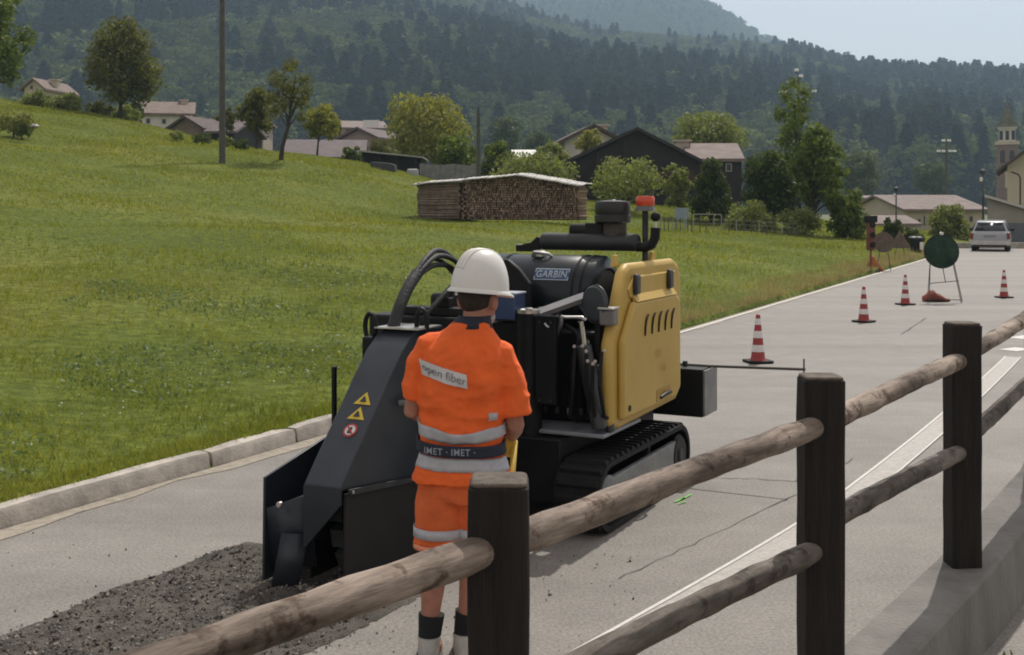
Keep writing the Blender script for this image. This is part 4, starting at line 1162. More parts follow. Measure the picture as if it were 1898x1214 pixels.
def bark_wood(name, base, pale, dark):
    m = bpy.data.materials.new(name); m.use_nodes = True
    nt = m.node_tree; n = nt.nodes; l = nt.links
    p = n['Principled BSDF']; p.inputs['Roughness'].default_value = .8; p.inputs['Specular IOR Level'].default_value = .3
    tc = n.new('ShaderNodeTexCoord'); mp = n.new('ShaderNodeMapping'); mp.vector_type = 'TEXTURE'
    mp.inputs['Rotation'].default_value = (0, 0, R(52)); mp.inputs['Scale'].default_value = (5.5, 1, 1)
    l.new(tc.outputs['Object'], mp.inputs['Vector'])
    def nz(s_, d, vec): 
        x = n.new('ShaderNodeTexNoise'); x.inputs['Scale'].default_value = s_; x.inputs['Detail'].default_value = d; x.inputs['Roughness'].default_value = .62
        l.new(vec, x.inputs['Vector']); return x
    grain = nz(38, 5, mp.outputs[0]); patch = nz(6.5, 6, mp.outputs[0]); knots = nz(13, 4, tc.outputs['Object'])
    def ramp(src, p0, c0, p1, c1):
        r_ = n.new('ShaderNodeValToRGB'); e = r_.color_ramp.elements; e[0].position = p0; e[0].color = (*c0, 1); e[1].position = p1; e[1].color = (*c1, 1); l.new(src, r_.inputs['Fac']); return r_.outputs[0]
    c1 = ramp(patch.outputs['Fac'], .40, base, .60, pale)
    g_ = ramp(grain.outputs['Fac'], .35, (.62, .60, .58), .65, (1.18, 1.18, 1.18))
    k_ = ramp(knots.outputs['Fac'], .36, dark, .46, (1, 1, 1))
    def mul(a, b):
        x = n.new('ShaderNodeMix'); x.data_type = 'RGBA'; x.blend_type = 'MULTIPLY'; x.inputs[0].default_value = 1; l.new(a, x.inputs[6]); l.new(b, x.inputs[7]); return x.outputs[2]
    l.new(mul(mul(c1, g_), k_), p.inputs['Base Color'])
    ad = n.new('ShaderNodeMath'); ad.operation = 'MULTIPLY_ADD'; ad.inputs[1].default_value = .5; l.new(grain.outputs['Fac'], ad.inputs[0]); l.new(patch.outputs['Fac'], ad.inputs[2])
    bp = n.new('ShaderNodeBump'); bp.inputs['Strength'].default_value = .9; bp.inputs['Distance'].default_value = .012
    l.new(ad.outputs[0], bp.inputs['Height']); l.new(bp.outputs[0], p.inputs['Normal'])
    return m
RAILW = bark_wood('rail_wood', (.100, .074, .058), (.35, .285, .235), (.38, .31, .26))
RAILW_SHADED = bark_wood('rail_wood_shaded', (.085, .07, .058), (.20, .175, .15), (.45, .42, .4))  # lower rails: the upper rail's shade is put into this darker wood colour
fence = thing('wooden_railing', 'wooden railing of square posts and round rails beside the road', 'railing', (0, 0, 0))
for i, (x, y, zt_) in enumerate(posts[1:], 1):
    hw = .07; zb = wt[i] - .01
    m = MB(); nseg = 9; rows = []
    for q_ in range(nseg):
        f = q_ / (nseg - 1); z_ = zb + (zt_ - .012 - zb) * f
        j_ = lambda: random.uniform(-.0022, .0022)
        c = .010
        rows.append([(sx * hw + (0 if e else -sx * c) + j_(), sy * hw + (-sy * c if e else 0) + j_(), z_) for sx, sy, e in ((-1, -1, 0), (1, -1, 0), (1, -1, 1), (1, 1, 1), (1, 1, 0), (-1, 1, 0), (-1, 1, 1), (-1, -1, 1))])
    vs = [Matrix.Rotation(R(-3 + i), 3, 'Z') @ Vector(v) + Vector((x, y, 0)) for r_ in rows for v in r_]; fs = []
    for a in range(nseg - 1):
        for b in range(8): fs.append((a * 8 + b, a * 8 + (b + 1) % 8, (a + 1) * 8 + (b + 1) % 8, (a + 1) * 8 + b))
    fs += [tuple(range(8)), tuple((nseg - 1) * 8 + b for b in range(8))]
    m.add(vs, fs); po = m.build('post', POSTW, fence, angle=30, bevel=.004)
    m = MB(); hw2 = hw - .004; c = .012
    m.prism([(-hw2, -hw2 + c), (-hw2 + c, -hw2), (hw2 - c, -hw2), (hw2, -hw2 + c), (hw2, hw2 - c), (hw2 - c, hw2), (-hw2 + c, hw2), (-hw2, hw2 - c)],
            lambda p, q_, a: tuple(Matrix.Rotation(R(-3 + i), 3, 'Z') @ Vector((p, q_, a)) + Vector((x, y, 0))), zt_ - .0125, zt_)
    m.build('end_grain', ENDG, po, bevel=.006)
def rail(i, z0, z1, r_, mt):
    A = Vector((posts[i][0], posts[i][1], z0)); B = Vector((posts[i + 1][0], posts[i + 1][1], z1))
    d = (B - A).normalized()
    A2 = A + d * .015; B2 = B - d * .015
    path = []; rad = []; nseg = 30
    ph = random.uniform(0, 6)
    for q_ in range(nseg + 1):
        f = q_ / nseg; e = min(f, 1 - f)
        p = A2.lerp(B2, f) + Vector((0, 0, .003 * math.sin(f * 5 + ph))) + Vector((.002 * math.sin(f * 9 + ph), 0, 0))
        path.append(p); rad.append(r_ * (1 + .025 * math.sin(f * 11 + ph) + .03 * math.sin(f * 41 + 2 * ph)) * (.80 + .2 * min(1, e / .045)))
    m = MB(); m.tube(path, rad, 18)
    m.v = [tuple(Vector(v) * 1.0 + Vector((mnoise.noise(Vector(v) * 9), mnoise.noise(Vector(v) * 9 + Vector((5, 5, 5))), mnoise.noise(Vector(v) * 9 + Vector((9, 1, 3))))) * .0035) for v in m.v]
    m.build('rail', mt, fence, angle=60)
zt0 = [1.20, 1.205, 1.212, 1.253, 1.298, 1.41, 1.5]; zt1 = [1.20, 1.212, 1.250, 1.290, 1.40, 1.5]
zl0 = [.80, .81, .845, .905, .90, 1.03]; zl1 = [.81, .82, .82, .86, 1.02, 1.1]
for i in range(0, 6):
    if i > 0: rail(i, zt0[i], zt1[i], .0400, RAILW)
    if i > 0: rail(i, zl0[i], zl1[i], .039, RAILW_SHADED)

# ------------------------------------------------------------------ trenching machine (local: s forward, t right, z up)
MO = KP + U * .22 + RR * 2.68
mc = thing('trenching_machine', 'black and yellow tracked trenching machine at work on the road', 'trencher', (MO[0], MO[1], 0), ROADROT)
def L(s_, t_, z_): return (s_, -t_, z_)
def mbox(s0, s1, t0, t1, z0, z1): return MB().box(s0, s1, -t1, -t0, z0, z1)
def mprism(poly, t0, t1): return MB().prism(poly, lambda p, q_, a: L(p, a, q_), t0, t1)      # poly in (s, z)
def mprism_s(poly, s0, s1): return MB().prism(poly, lambda p, q_, a: L(a, p, q_), s0, s1)    # poly in (t, z)
def mtube(pts, r_, n=12, **kw): return MB().tube([L(*p) for p in pts], r_, n, **kw)
def mcyl(a, b, r_, n=24):
    A = Vector(L(*a)); B = Vector(L(*b)); d = B - A; h = d.length; c = min(.02, r_ * .2)
    return MB().lathe([(r_ - c, 0), (r_, c), (r_, h - c), (r_ - c, h)], n, A, d)

# tracks with rubber lugs
def track(t0, t1, outer):
    x0, x1, rad, cz = -.83, .97, .215, .225
    n = 14; loop = []
    for a in np.linspace(-math.pi / 2, math.pi / 2, n): loop.append((x1 - rad + rad * math.cos(a), cz + rad * math.sin(a)))
    for a in np.linspace(math.pi / 2, 3 * math.pi / 2, n): loop.append((x0 + rad + rad * math.cos(a), cz + rad * math.sin(a)))
    inner = [(s_ * .965 + .0025, cz + (z_ - cz) * .86) for s_, z_ in loop]
    N = len(loop); m = MB()
    vs = [L(p, t0, q_) for p, q_ in loop] + [L(p, t1, q_) for p, q_ in loop] + [L(p, t0, q_) for p, q_ in inner] + [L(p, t1, q_) for p, q_ in inner]
    fs = []
    for i in range(N):
        j_ = (i + 1) % N
        fs += [(i, j_, j_ + N, i + N), (i + 2 * N, i + 3 * N, j_ + 3 * N, j_ + 2 * N), (i, i + 2 * N, j_ + 2 * N, j_), (i + N, j_ + N, j_ + 3 * N, i + 3 * N)]
    m.add(vs, fs); tr_ = m.build('track', RUBBER, mc, angle=30)
    # lugs spaced round the loop
    P = [Vector((p, 0, q_)) for p, q_ in loop] + [Vector((loop[0][0], 0, loop[0][1]))]
    cum = [0]
    for i in range(N): cum.append(cum[-1] + (P[i + 1] - P[i]).length)
    lug = MB(); lw = (t1 - t0)
    lug.add([(-.028, -lw * .48, -.004), (.028, -lw * .48, -.004), (.028, lw * .48, -.004), (-.028, lw * .48, -.004), (-.014, -lw * .44, .020), (.014, -lw * .44, .020), (.014, lw * .44, .020), (-.014, lw * .44, .020)],
            [(0, 3, 2, 1), (4, 5, 6, 7), (0, 1, 5, 4), (1, 2, 6, 5), (2, 3, 7, 6), (3, 0, 4, 7)])
    lme = lug.mesh('track_lug', smooth=False); lme.materials.append(RUBBER)
    cnt = 44
    for q_ in range(cnt):
        f = cum[-1] * (q_ + .5) / cnt
        i = max(0, min(N - 1, int(np.searchsorted(cum, f)) - 1))
        e = (f - cum[i]) / max(1e-6, cum[i + 1] - cum[i]); p = P[i].lerp(P[i + 1], e); d = (P[i + 1] - P[i]).normalized()
        if p.z < .03: continue
        o = bpy.data.objects.new('track_lug', lme); COL.objects.link(o); o.parent = tr_
        nrm = Vector((d.z, 0, -d.x))
        if nrm.dot(Vector((p.x - .07, 0, p.z - cz))) < 0: nrm = -nrm
        Mx = Matrix((d, Vector((0, 1, 0)), nrm)).transposed()
        if Mx.determinant() < 0: Mx = Matrix((-d, Vector((0, 1, 0)), nrm)).transposed()
        o.rotation_euler = Mx.to_euler(); o.location = (p.x, -(t0 + t1) / 2, p.z)
    to = t1 if outer > 0 else t0
    m = mprism([(x0 + .22, .08), (x1 - .24, .08), (x1 - .20, .20), (x1 - .22, .34), (x0 + .20, .33), (x0 + .17, .20)], to - .05 * outer, to - .012 * outer); m.build('track_frame', GREYP, tr_, bevel=.008)
    for xx in (x0 + rad, x1 - rad):
        a = (xx, to - .10 * outer, cz); b = (xx, to - .004 * outer, cz)
        mcyl(a, b, .13 if xx < 0 else .15, 20).build('wheel', GREYP if xx < 0 else BLACK, tr_)
        mcyl((xx, to - .01 * outer, cz), (xx, to + .008 * outer, cz), .05, 12).build('hub', DGREY, tr_)
track(.45, .75, 1)
track(-.75, -.45, -1)

# chassis
mbox(-.70, 1.05, -.44, .44, .16, .56).build('chassis', BLACK, mc, bevel=.01)
mprism([(-.62, .575), (.05, .575), (.05, .60), (-.62, .60)], .06, .70).build('deck', mat('deck_grey', (.24, .25, .28), rough=.5, var=.15), mc, bevel=.008)
mprism([(-.30, .605), (1.0, .605), (1.05, .75), (1.05, 1.18), (-.30, 1.20)], -.68, .58).build('engine_housing', BLACK, mc, bevel=.02)
mbox(-.36, .95, -.70, -.40, .62, 1.42).build('left_cover', BLACK, mc, bevel=.03)
mbox(.32, .95, -.38, .60, 1.205, 1.50).build('rear_housing', BLACK, mc, bevel=.02)
# horizontal barrel tank
tkc = [(.13, 1.395)]
tank = mcyl((.13, -.50, 1.395), (.13, .42, 1.395), .285, 40).build('barrel_tank', mat('tank_paint', (.010, .015, .019), rough=.32, var=.25, scale=5, spec=.4), mc, angle=50)
for tt in (-.30, .27, .33):
    mcyl((.13, tt, 1.395), (.13, tt + .02, 1.395), .2885, 40).build('tank_band', BLACK, tank)
mcyl((.13, .421, 1.395), (.13, .435, 1.395), .20, 32).build('tank_end', DGREY, tank)
mbox(-.18, -.13, -.34, -.30, 1.2, 1.62).build('tank_bracket', BLACK, mc)
mcyl((.06, -.05, 1.66), (.06, -.05, 1.71), .045, 16).build('filler_cap', STEEL, tank)
mtube([(.02, -.09, 1.665), (0, -.07, 1.70), (.02, .03, 1.69), (.05, .05, 1.67)], .010, 8).build('filler_chain', STEEL, tank)
# blue sign on the tank, following its curve
def on_tank(t_, z_, off):
    r_ = .285 + off; dz = z_ - 1.395
    return L(.13 - math.sqrt(max(0, r_ * r_ - dz * dz)), t_, z_)
TL0, TL1 = -.012, .243
m = MB(); rows = 6
for i in range(rows):
    z0 = 1.518 + .076 * i / rows; z1 = 1.518 + .076 * (i + 1) / rows
    m.add([on_tank(TL0, z0, .003), on_tank(TL1, z0, .003), on_tank(TL1, z1, .003), on_tank(TL0, z1, .003)], [(0, 1, 2, 3)])
lb = m.build('name_plate', mat('plate_blue', (.035, .085, .19), rough=.45), tank, recalc=False)
def text_mesh(name, body, size, mt, fn, parent, bold=0.0, spacing=1.0):
    cu = bpy.data.curves.new(name, 'FONT'); cu.body = body; cu.size = size; cu.align_x = 'CENTER'; cu.align_y = 'CENTER'; cu.offset = bold; cu.resolution_u = 3; cu.space_character = spacing
    ob = bpy.data.objects.new(name, cu); COL.objects.link(ob)
    dg = bpy.context.evaluated_depsgraph_get(); dg.update()
    me = bpy.data.meshes.new_from_object(ob.evaluated_get(dg))
    COL.objects.unlink(ob); bpy.data.objects.remove(ob)
    bm = bmesh.new(); bm.from_mesh(me)
    bmesh.ops.triangulate(bm, faces=bm.faces[:])
    bmesh.ops.subdivide_edges(bm, edges=[e for e in bm.edges if e.calc_length() > size * .35], cuts=2, use_grid_fill=False)
    for v in bm.verts: v.co = Vector(fn(v.co.x, v.co.y))
    bm.to_mesh(me); bm.free(); me.name = name
    return link(name, me, mt, parent)
text_mesh('lettering', 'GARBIN', .062, mat('lettering_pale', (.42, .47, .52), rough=.5), lambda x, y: on_tank((TL0 + TL1) / 2 + x, 1.556 + y, .0055), lb, .0012, 1.05)
fr = MB()
for (a, b, c_, d_) in [(TL0, TL1, 1.588, 1.594), (TL0, TL1, 1.518, 1.524)]: fr.add([on_tank(a, c_, .005), on_tank(b, c_, .005), on_tank(b, d_, .005), on_tank(a, d_, .005)], [(0, 1, 2, 3)])
for (a, b) in [(TL0, TL0 + .007), (TL1 - .007, TL1)]: fr.add([on_tank(a, 1.524, .005), on_tank(b, 1.524, .005), on_tank(b, 1.588, .005), on_tank(a, 1.588, .005)], [(0, 1, 2, 3)])
fr.build('plate_border', MATS['lettering_pale'], lb, recalc=False)
# muffler, exhaust and air filter
mu = mcyl((.36, -.17, 1.765), (.36, .57, 1.765), .062, 24).build('muffler', mat('muffler_black', (.03, .032, .036), rough=.5, var=.2), mc)
mprism_s([(-.37, 1.69), (-.20, 1.69), (-.14, 1.78), (-.20, 1.80), (-.25, 1.755), (-.37, 1.735)], .33, .39).build('muffler_bracket', BLACK, mc, bevel=.005)
mbox(.33, .39, -.37, -.28, 1.736, 1.742).build('bracket_plate', STEEL, mc)
mtube([(.36, .56, 1.735), (.36, .62, 1.732), (.36, .665, 1.75), (.36, .69, 1.80), (.36, .694, 1.87)], .034, 14).build('exhaust_pipe', BLACK, mc)
mtube([(.36, .694, 1.86), (.36, .694, 1.93)], .010, 8).build('rain_cap_stem', STEEL, mc)
MB().ball(L(.36, .694, 1.945), .034, .034, .034, 16, 10).build('rain_cap', RUBBER, mc)
af = MB().lathe([(.118, 0), (.128, .01), (.128, .055), (.122, .06), (.125, .066), (.125, .135), (.118, .152), (.05, .160), (.03, .160), (.02, .168)], 32, L(.40, .36, 1.90)).build('air_filter', mat('filter_black', (.022, .022, .022), rough=.45, var=.15), mc)
MB().lathe([(.085, 0), (.085, .10)], 24, L(.40, .375, 1.80)).build('filter_neck', mat('neck_brown', (.06, .05, .042), rough=.7), mc)
mcyl((.40, .04, 1.845), (.40, .20, 1.845), .05, 20).build('intake_pipe', BLACK, mc)
mbox(.34, .46, .17, .30, 1.79, 1.90).build('filter_bracket', BLACK, mc, bevel=.008)
mbox(.34, .46, .42, .50, 1.79, 1.825).build('filter_clamp', STEEL, mc, bevel=.006)
# beacon
mtube([(.42, .597, 1.60), (.42, .597, 1.99)], .022, 12).build('beacon_pole', DGREY, mc)
bc = MB().lathe([(.075, 0), (.062, .03), (.058, .034)], 24, L(.42, .597, 1.985)).build('beacon_base', mat('beacon_grey', (.12, .12, .125), rough=.5), mc)
MB().lathe([(.060, 0), (.066, .01), (.066, .055), (.058, .068), (.02, .070)], 28, L(.42, .597, 2.0205)).build('beacon_lens', mat('beacon_orange', (.62, .07, .025), rough=.25, var=.08, spec=.6), mc)

# yellow side cover with door
rim = [(-.55, .64), (-.56, 1.15), (-.31, 1.60), (-.22, 1.645), (.68, 1.645), (.80, 1.60), (.85, 1.52), (.86, .70), (.74, .625), (-.40, .60)]
cov = mprism(rim, .645, .72).build('side_cover', YELLOW, mc, bevel=.035, seg=4)
def inset(poly, d):
    cx_ = sum(p[0] for p in poly) / len(poly); cz_ = sum(p[1] for p in poly) / len(poly)
    return [(p[0] + d * (1 if p[0] < cx_ else -1) * 1.0, p[1] + d * (1 if p[1] < cz_ else -1)) for p in poly]
door_poly = [(-.45, .665), (-.45, 1.16), (-.24, 1.40), (.62, 1.40), (.70, 1.36), (.70, .74), (.62, .665)]
dr = mprism(door_poly, .715, .765).build('door', YELLOW, cov, bevel=.03, seg=3)
# slanted flank between door and rim, recessed top with ledge and two black latches
mprism([(-.23, 1.42), (.64, 1.42), (.70, 1.47), (.68, 1.56), (-.16, 1.56), (-.27, 1.48)], .715, .732).build('recess', YELLOW, cov, bevel=.012)
MB().prism([(1.395, .768), (1.45, .728), (1.40, .728)], lambda p, q_, a: L(a, q_, p), -.20, .62).build('ledge', YELLOW, cov, bevel=.004)
for s_ in (-.155, .52):
    mbox(s_ - .045, s_ + .045, .73, .762, 1.44, 1.575).build('latch', mat('latch_black', (.02, .02, .022), rough=.4), cov, bevel=.018)
SLOT = mat('slot_dark', (.03, .02, .008), rough=.9)
for i in range(5):
    s0 = -.06 + i * .135
    P = [(s0, .767, 1.165), (s0 + .004, .767, 1.22), (s0 + .02, .767, 1.265), (s0 + .05, .767, 1.292), (s0 + .075, .767, 1.298)]
    mtube(P, [.0085, .010, .011, .010, .006], 8, flat=1).build('vent_slot', SLOT, dr)
hr_ = mbox(.17, .47, .766, .7685, .690, .775).build('handle_recess', mat('yellow_shade', (.42, .25, .05), rough=.5), dr)
mtube([(.24, .772, .715), (.30, .79, .735), (.40, .79, .735), (.43, .772, .725)], .012, 8).build('door_handle', BLACK, dr)
mcyl((-.345, .763, .73), (-.345, .772, .73), .022, 14).build('lock', BLACK, dr)
mcyl((.775, .71, .87), (.775, .728, .87), .02, 12).build('bolt', BLACK, cov)
mbox(.755, .80, .715, .728, .985, 1.07).build('reflector', mat('reflector_red', (.30, .03, .02), rough=.3), cov, bevel=.004)
text_mesh('embossed_number', '180', .085, YELLOW, lambda x, y: L(.20 + x, .7665, 1.02 + y), dr, .001)
text_mesh('embossed_number', 'T50', .085, YELLOW, lambda x, y: L(.30 + x, .7665, .91 + y), dr, .001)
for s_ in (-.22, .50):
    mprism([(s_ - .05, 1.62), (s_ + .05, 1.62), (s_ + .02, 1.70), (s_ - .01, 1.70)], .60, .63).build('lifting_lug', YELLOW, cov, bevel=.006)
mtube([(.86, .60, .70), (.90, .60, .66), (.87, .60, .62), (.70, .62, .600), (-.35, .66, .575)], .012, 8).build('cover_trim', BLACK, cov)

# front ballast box and pointer bar
mbox(1.12, 1.42, .30, .80, .44, .80).build('ballast_box', BLACK, mc, bevel=.01)
mbox(1.121, 1.44, .802, .815, .45, .79).build('ballast_plate', GREYP, mc)
mtube([(1.30, .40, .805), (1.30, .80, .805), (1.30, 1.52, .823)], .011, 8).build('pointer_bar', mat('bar_dark', (.07, .06, .05), rough=.6), mc)
mtube([(1.30, 1.51, .80), (1.30, 1.51, .90)], .006, 6).build('pointer_tip', DGREY, mc)
mcyl((1.25, .62, .80), (1.25, .62, .84), .02, 10).build('bar_clamp', DGREY, mc)

# mast post, plate, boom, disc, ram
mtube([(-.60, .18, .20), (-.60, .18, 1.34)], .082, 20).build('mast_post', BLACK, mc)
mcyl((-.60, .18, 1.341), (-.60, .18, 1.352), .084, 24).build('post_cap', STEEL, mc)
mcyl((-.60, .18, 1.353), (-.60, .18, 1.368), .026, 10).build('cap_bolt', STEEL, mc)
mbox(-.70, -.655, .27, .405, .775, 1.33).build('mast_plate', BLACK, mc, bevel=.004)
mbox(-.715, -.701, .265, .41, 1.325, 1.336).build('plate_edge', DGREY, mc)
mtube([(-.712, .34, 1.285), (-.716, .355, 1.27), (-.716, .37, 1.262)], .007, 6).build('plate_hook', STEEL, mc)
A = (-.60, .25, 1.335); B = (-.42, .53, 1.45)
mtube([A, B], .032, 4).build('boom_arm', mat('boom_grey', (.40, .40, .40), rough=.4, metal=.3, var=.1), mc)
mcyl((-.52, .585, 1.40), (-.49, .60, 1.40), .125, 36).build('boom_disc', mat('disc_paint', (.045, .05, .06), rough=.35, var=.2), mc)
mprism([(-.50, 1.40), (-.38, 1.40), (-.34, .95), (-.48, .95)], .58, .62).build('boom_link', BLACK, mc, bevel=.01)
mcyl((-.30, .48, 1.40), (-.28, .48, 1.40), .09, 30).build('boom_disc', MATS['disc_paint'], mc)
mtube([(-.66, .43, 1.325), (-.64, .44, 1.32), (-.64, .56, 1.325), (-.63, .585, 1.31)], .010, 8).build('steel_handle', STEEL, mc)
mcyl((-.62, .545, 1.30), (-.61, .565, 1.13), .020, 14).build('ram_rod', CHROME, mc)
mcyl((-.61, .558, 1.15), (-.58, .655, .63), .050, 20).build('ram_cylinder', mat('ram_grey', (.06, .065, .07), rough=.35, metal=.3, var=.2), mc)
mcyl((-.52, .61, 1.02), (-.50, .70, .60), .030, 16).build('side_ram', MATS['ram_grey'], mc)
for (t_, z_) in [(.52, 1.145), (.575, 1.15), (.60, 1.12), (.61, 1.06), (.645, 1.045), (.66, 1.06), (.72, 1.13)]:
    mcyl((-.665, t_, z_), (-.68, t_ + .005, z_), .011, 8).build('hose_fitting', STEEL, mc)
for i, (a, b) in enumerate([((.60, 1.10), (.60, .75)), ((.645, 1.03), (.64, .70)), ((.52, 1.12), (.47, .70)), ((.70, 1.12), (.70, .72))]):
    mtube([(-.66, a[0], a[1]), (-.69 - .01 * i, a[0] + .01, (a[1] + b[1]) / 2), (-.62, b[0], b[1]), (-.45, b[0] - .02, b[1] - .06)], .013, 8).build('hydraulic_hose', RUBBER, mc)
mbox(-.56, -.46, .64, .735, 1.27, 1.37).build('work_lamp', mat('lamp_grey', (.16, .155, .145), rough=.4), mc, bevel=.012)
mbox(-.57, -.45, .635, .74, 1.371, 1.385).build('lamp_hood', STEEL, mc, bevel=.003)
mbox(-.66, -.50, -.05, .105, 1.29, 1.45).build('control_box', mat('box_blue', (.045, .075, .16), rough=.4, var=.15), mc, bevel=.006)
mbox(-.665, -.495, -.055, .11, 1.4515, 1.465).build('control_box_lid', mat('lid_pale', (.45, .49, .56), rough=.4), mc, bevel=.004)
mbox(-.62, -.45, -.30, .10, .62, 1.27).build('valve_cabinet', BLACK, mc, bevel=.01)
for i, (p, q_) in enumerate([((-.30, -.18, 1.22), (-.30, -.22, 1.44)), ((-.30, -.12, 1.20), (-.30, -.15, 1.40)), ((-.32, -.06, 1.20), (-.32, -.09, 1.34))]):
    mtube([p, q_], .009, 8).build('lever', STEEL, mc)
mprism_s([(-.46, 1.20), (-.40, 1.50), (-.28, 1.62), (-.19, 1.665), (-.11, 1.66), (-.03, 1.60), (.055, 1.50), (.055, 1.20)], -.33, -.28).build('shield_plate', BLACK, mc, bevel=.01)
mbox(-.10, .10, .46, .60, 1.20, 1.34).build('oil_filter', DGREY, mc, bevel=.03)

rc_ = random.Random(3)
for i in range(11):
    t0_ = -.42 + i * .085; z0_ = rc_.uniform(1.0, 1.28)
    mtube(smooth_path([(-.30, t0_, rc_.uniform(.65, .8)), (-.40 - rc_.uniform(0, .12), t0_ + rc_.uniform(-.05, .05), (z0_ + .75) / 2), (-.36, t0_ + rc_.uniform(-.08, .08), z0_), (-.20, t0_ + rc_.uniform(-.1, .1), z0_ + .06)], 15), rc_.uniform(.009, .018), 8).build('hydraulic_hose', RUBBER, mc)
    mcyl((-.34, t0_, .66), (-.34, t0_, .70), .016, 8).build('hose_fitting', STEEL if i % 3 == 0 else DGREY, mc)
mtube(smooth_path([(-.30, -.45, 1.48), (-.24, -.36, 1.58), (-.20, -.25, 1.56), (-.20, -.12, 1.44), (-.22, -.02, 1.36)], 20), .017, 8).build('feed_hose', RUBBER, mc)
mbox(-.22, -.17, -.18, -.02, 1.26, 1.40).build('relay_box', mat('relay_grey', (.07, .07, .065), rough=.5), mc, bevel=.006)
mcyl((-.20, .10, 1.20), (-.20, .10, 1.34), .045, 16).build('fuel_filter', mat('filter_white', (.32, .32, .30), rough=.4), mc)
for (s__, t__, z__) in [(-.705, .30, .80), (-.705, .375, .80), (-.705, .30, 1.29), (-.705, .375, 1.29)]:
    mcyl((s__ + .004, t__, z__), (s__ - .006, t__, z__), .008, 8).build('bolt', DGREY, mc)

# rear linkage towards the trenching wheel
mbox(-1.30, -.70, -.40, .02, .30, .78).build('linkage_beam', BLACK, mc, bevel=.02)
mbox(-1.35, -1.15, -.55, .20, .30, 1.36).build('slide_mast', BLACK, mc, bevel=.015)
mbox(-1.30, -1.18, -.36, .08, 1.362, 1.41).build('mast_head', BLACK, mc, bevel=.006)
mbox(-1.29, -1.23, -.12, -.02, 1.412, 1.47).build('valve_block', BLACK, mc, bevel=.006)
mcyl((-1.10, .13, .25), (-1.10, .13, 1.15), .045, 16).build('lift_ram', BLACK, mc)

# trenching wheel hood
curve = [(-2.42, .578), (-2.283, .731), (-2.129, .893), (-1.968, 1.070), (-1.828, 1.214), (-1.70, 1.303), (-1.66, 1.312)]
side = curve + [(-1.30, 1.312), (-1.30, .48), (-1.74, .492), (-2.42, .560)]
hood = mprism(side, -.25, -.02).build('wheel_hood', BLUEBLACK, mc, bevel=.006)
mprism([(-2.412, .575), (-2.40, .30), (-2.05, .16), (-1.30, .16), (-1.30, .475), (-2.39, .555)], -.235, -.20).build('inner_guard', BLACK, hood)
m = MB(); m.prism([(-.25, .57), (-.02, .57), (-.02, .49), (-.25, .24)], lambda p, q_, a: L(a, p, q_), -2.425, -2.41); m.build('end_plate', BLUEBLACK, hood)
mprism([(-2.40, .10), (-1.70, .015), (-1.70, .475), (-2.40, .545)], -.018, -.004).build('rubber_skirt', mat('skirt_rubber', (.011, .010, .009), rough=.75, var=.25, scale=6), hood)
mprism([(-2.385, .535), (-1.72, .470), (-1.72, .500), (-2.385, .566)], -.003, .010).build('skirt_strip', DGREY, hood, bevel=.002)
mcyl((-1.745, .010, .487), (-1.745, .018, .487), .011, 10).build('bolt', STEEL, hood)
mcyl((-2.36, .010, .548), (-2.36, .018, .548), .009, 10).build('bolt', STEEL, hood)
# trenching wheel with teeth inside the hood
wh = mcyl((-1.75, -.17, .42), (-1.75, -.09, .42), .48, 48).build('trench_wheel', DGREY, mc)
tth = MB().box(-.05, .05, -.04, .04, 0, .09).mesh('tooth', smooth=False); tth.materials.append(DGREY)
for i in range(24):
    a = i / 24 * 2 * math.pi
    o = bpy.data.objects.new('tooth', tth); COL.objects.link(o); o.parent = wh
    o.location = (-1.75 + .47 * math.cos(a), .13, .42 + .47 * math.sin(a)); o.rotation_euler = (0, -(a - math.pi / 2), 0)
# left wing and cross plates
wing = mprism([(-2.41, .583), (-1.86, .70), (-1.55, .70), (-1.55, .05), (-2.42, .04)], -.52, -.505).build('spoil_wing', BLUEBLACK, mc, bevel=.003)
m = MB(); m.add([L(-2.40, -.50, .42), L(-2.36, -.25, .52), L(-2.30, -.25, .12), L(-2.36, -.50, .10)], [(0, 1, 2, 3)]); o = m.build('cross_plate', BLUEBLACK, wing); o.modifiers.new('t', 'SOLIDIFY').thickness = .012
m = MB(); m.add([L(-2.45, -.44, .02), L(-2.40, -.30, .04), L(-2.36, -.26, .30), L(-2.41, -.40, .30)], [(0, 1, 2, 3)]); o = m.build('scraper_blade', BLUEBLACK, wing); o.modifiers.new('t', 'SOLIDIFY').thickness = .012
mcyl((-2.415, -.40, .455), (-2.44, -.40, .455), .016, 10).build('bolt', STEEL, wing)
mprism([(-2.30, .05), (-1.6, .05), (-1.6, .55), (-2.2, .55)], -.30, -.29).build('inner_wing', BLACK, wing)
mtube([(-1.64, -.60, .55), (-1.64, -.60, 1.07)], .016, 10).build('marker_rod', BLACK, mc)
mbox(-1.72, -1.56, -.62, -.50, .54, .60).build('rod_foot', BLACK, mc)
# lifting eyes
def eye(s_, t_, z_, h, w):
    P = [(s_, t_ + w * math.cos(a), z_ + h * .5 + h * .5 * math.sin(a)) for a in np.linspace(0, 2 * math.pi, 17)]
    mtube(P, .014, 8, caps=False).build('lifting_eye', BLACK, hood)
eye(-1.70, -.31, 1.25, .15, .035); eye(-1.62, -.015, 1.27, .16, .035)
mbox(-1.76, -1.62, -.33, -.255, 1.10, 1.27).build('eye_bracket', BLACK, hood, bevel=.01)
mprism([(-1.72, 1.318), (-1.45, 1.318), (-1.45, 1.326), (-1.72, 1.326)], -.27, .02).build('top_plate', STEEL, hood)
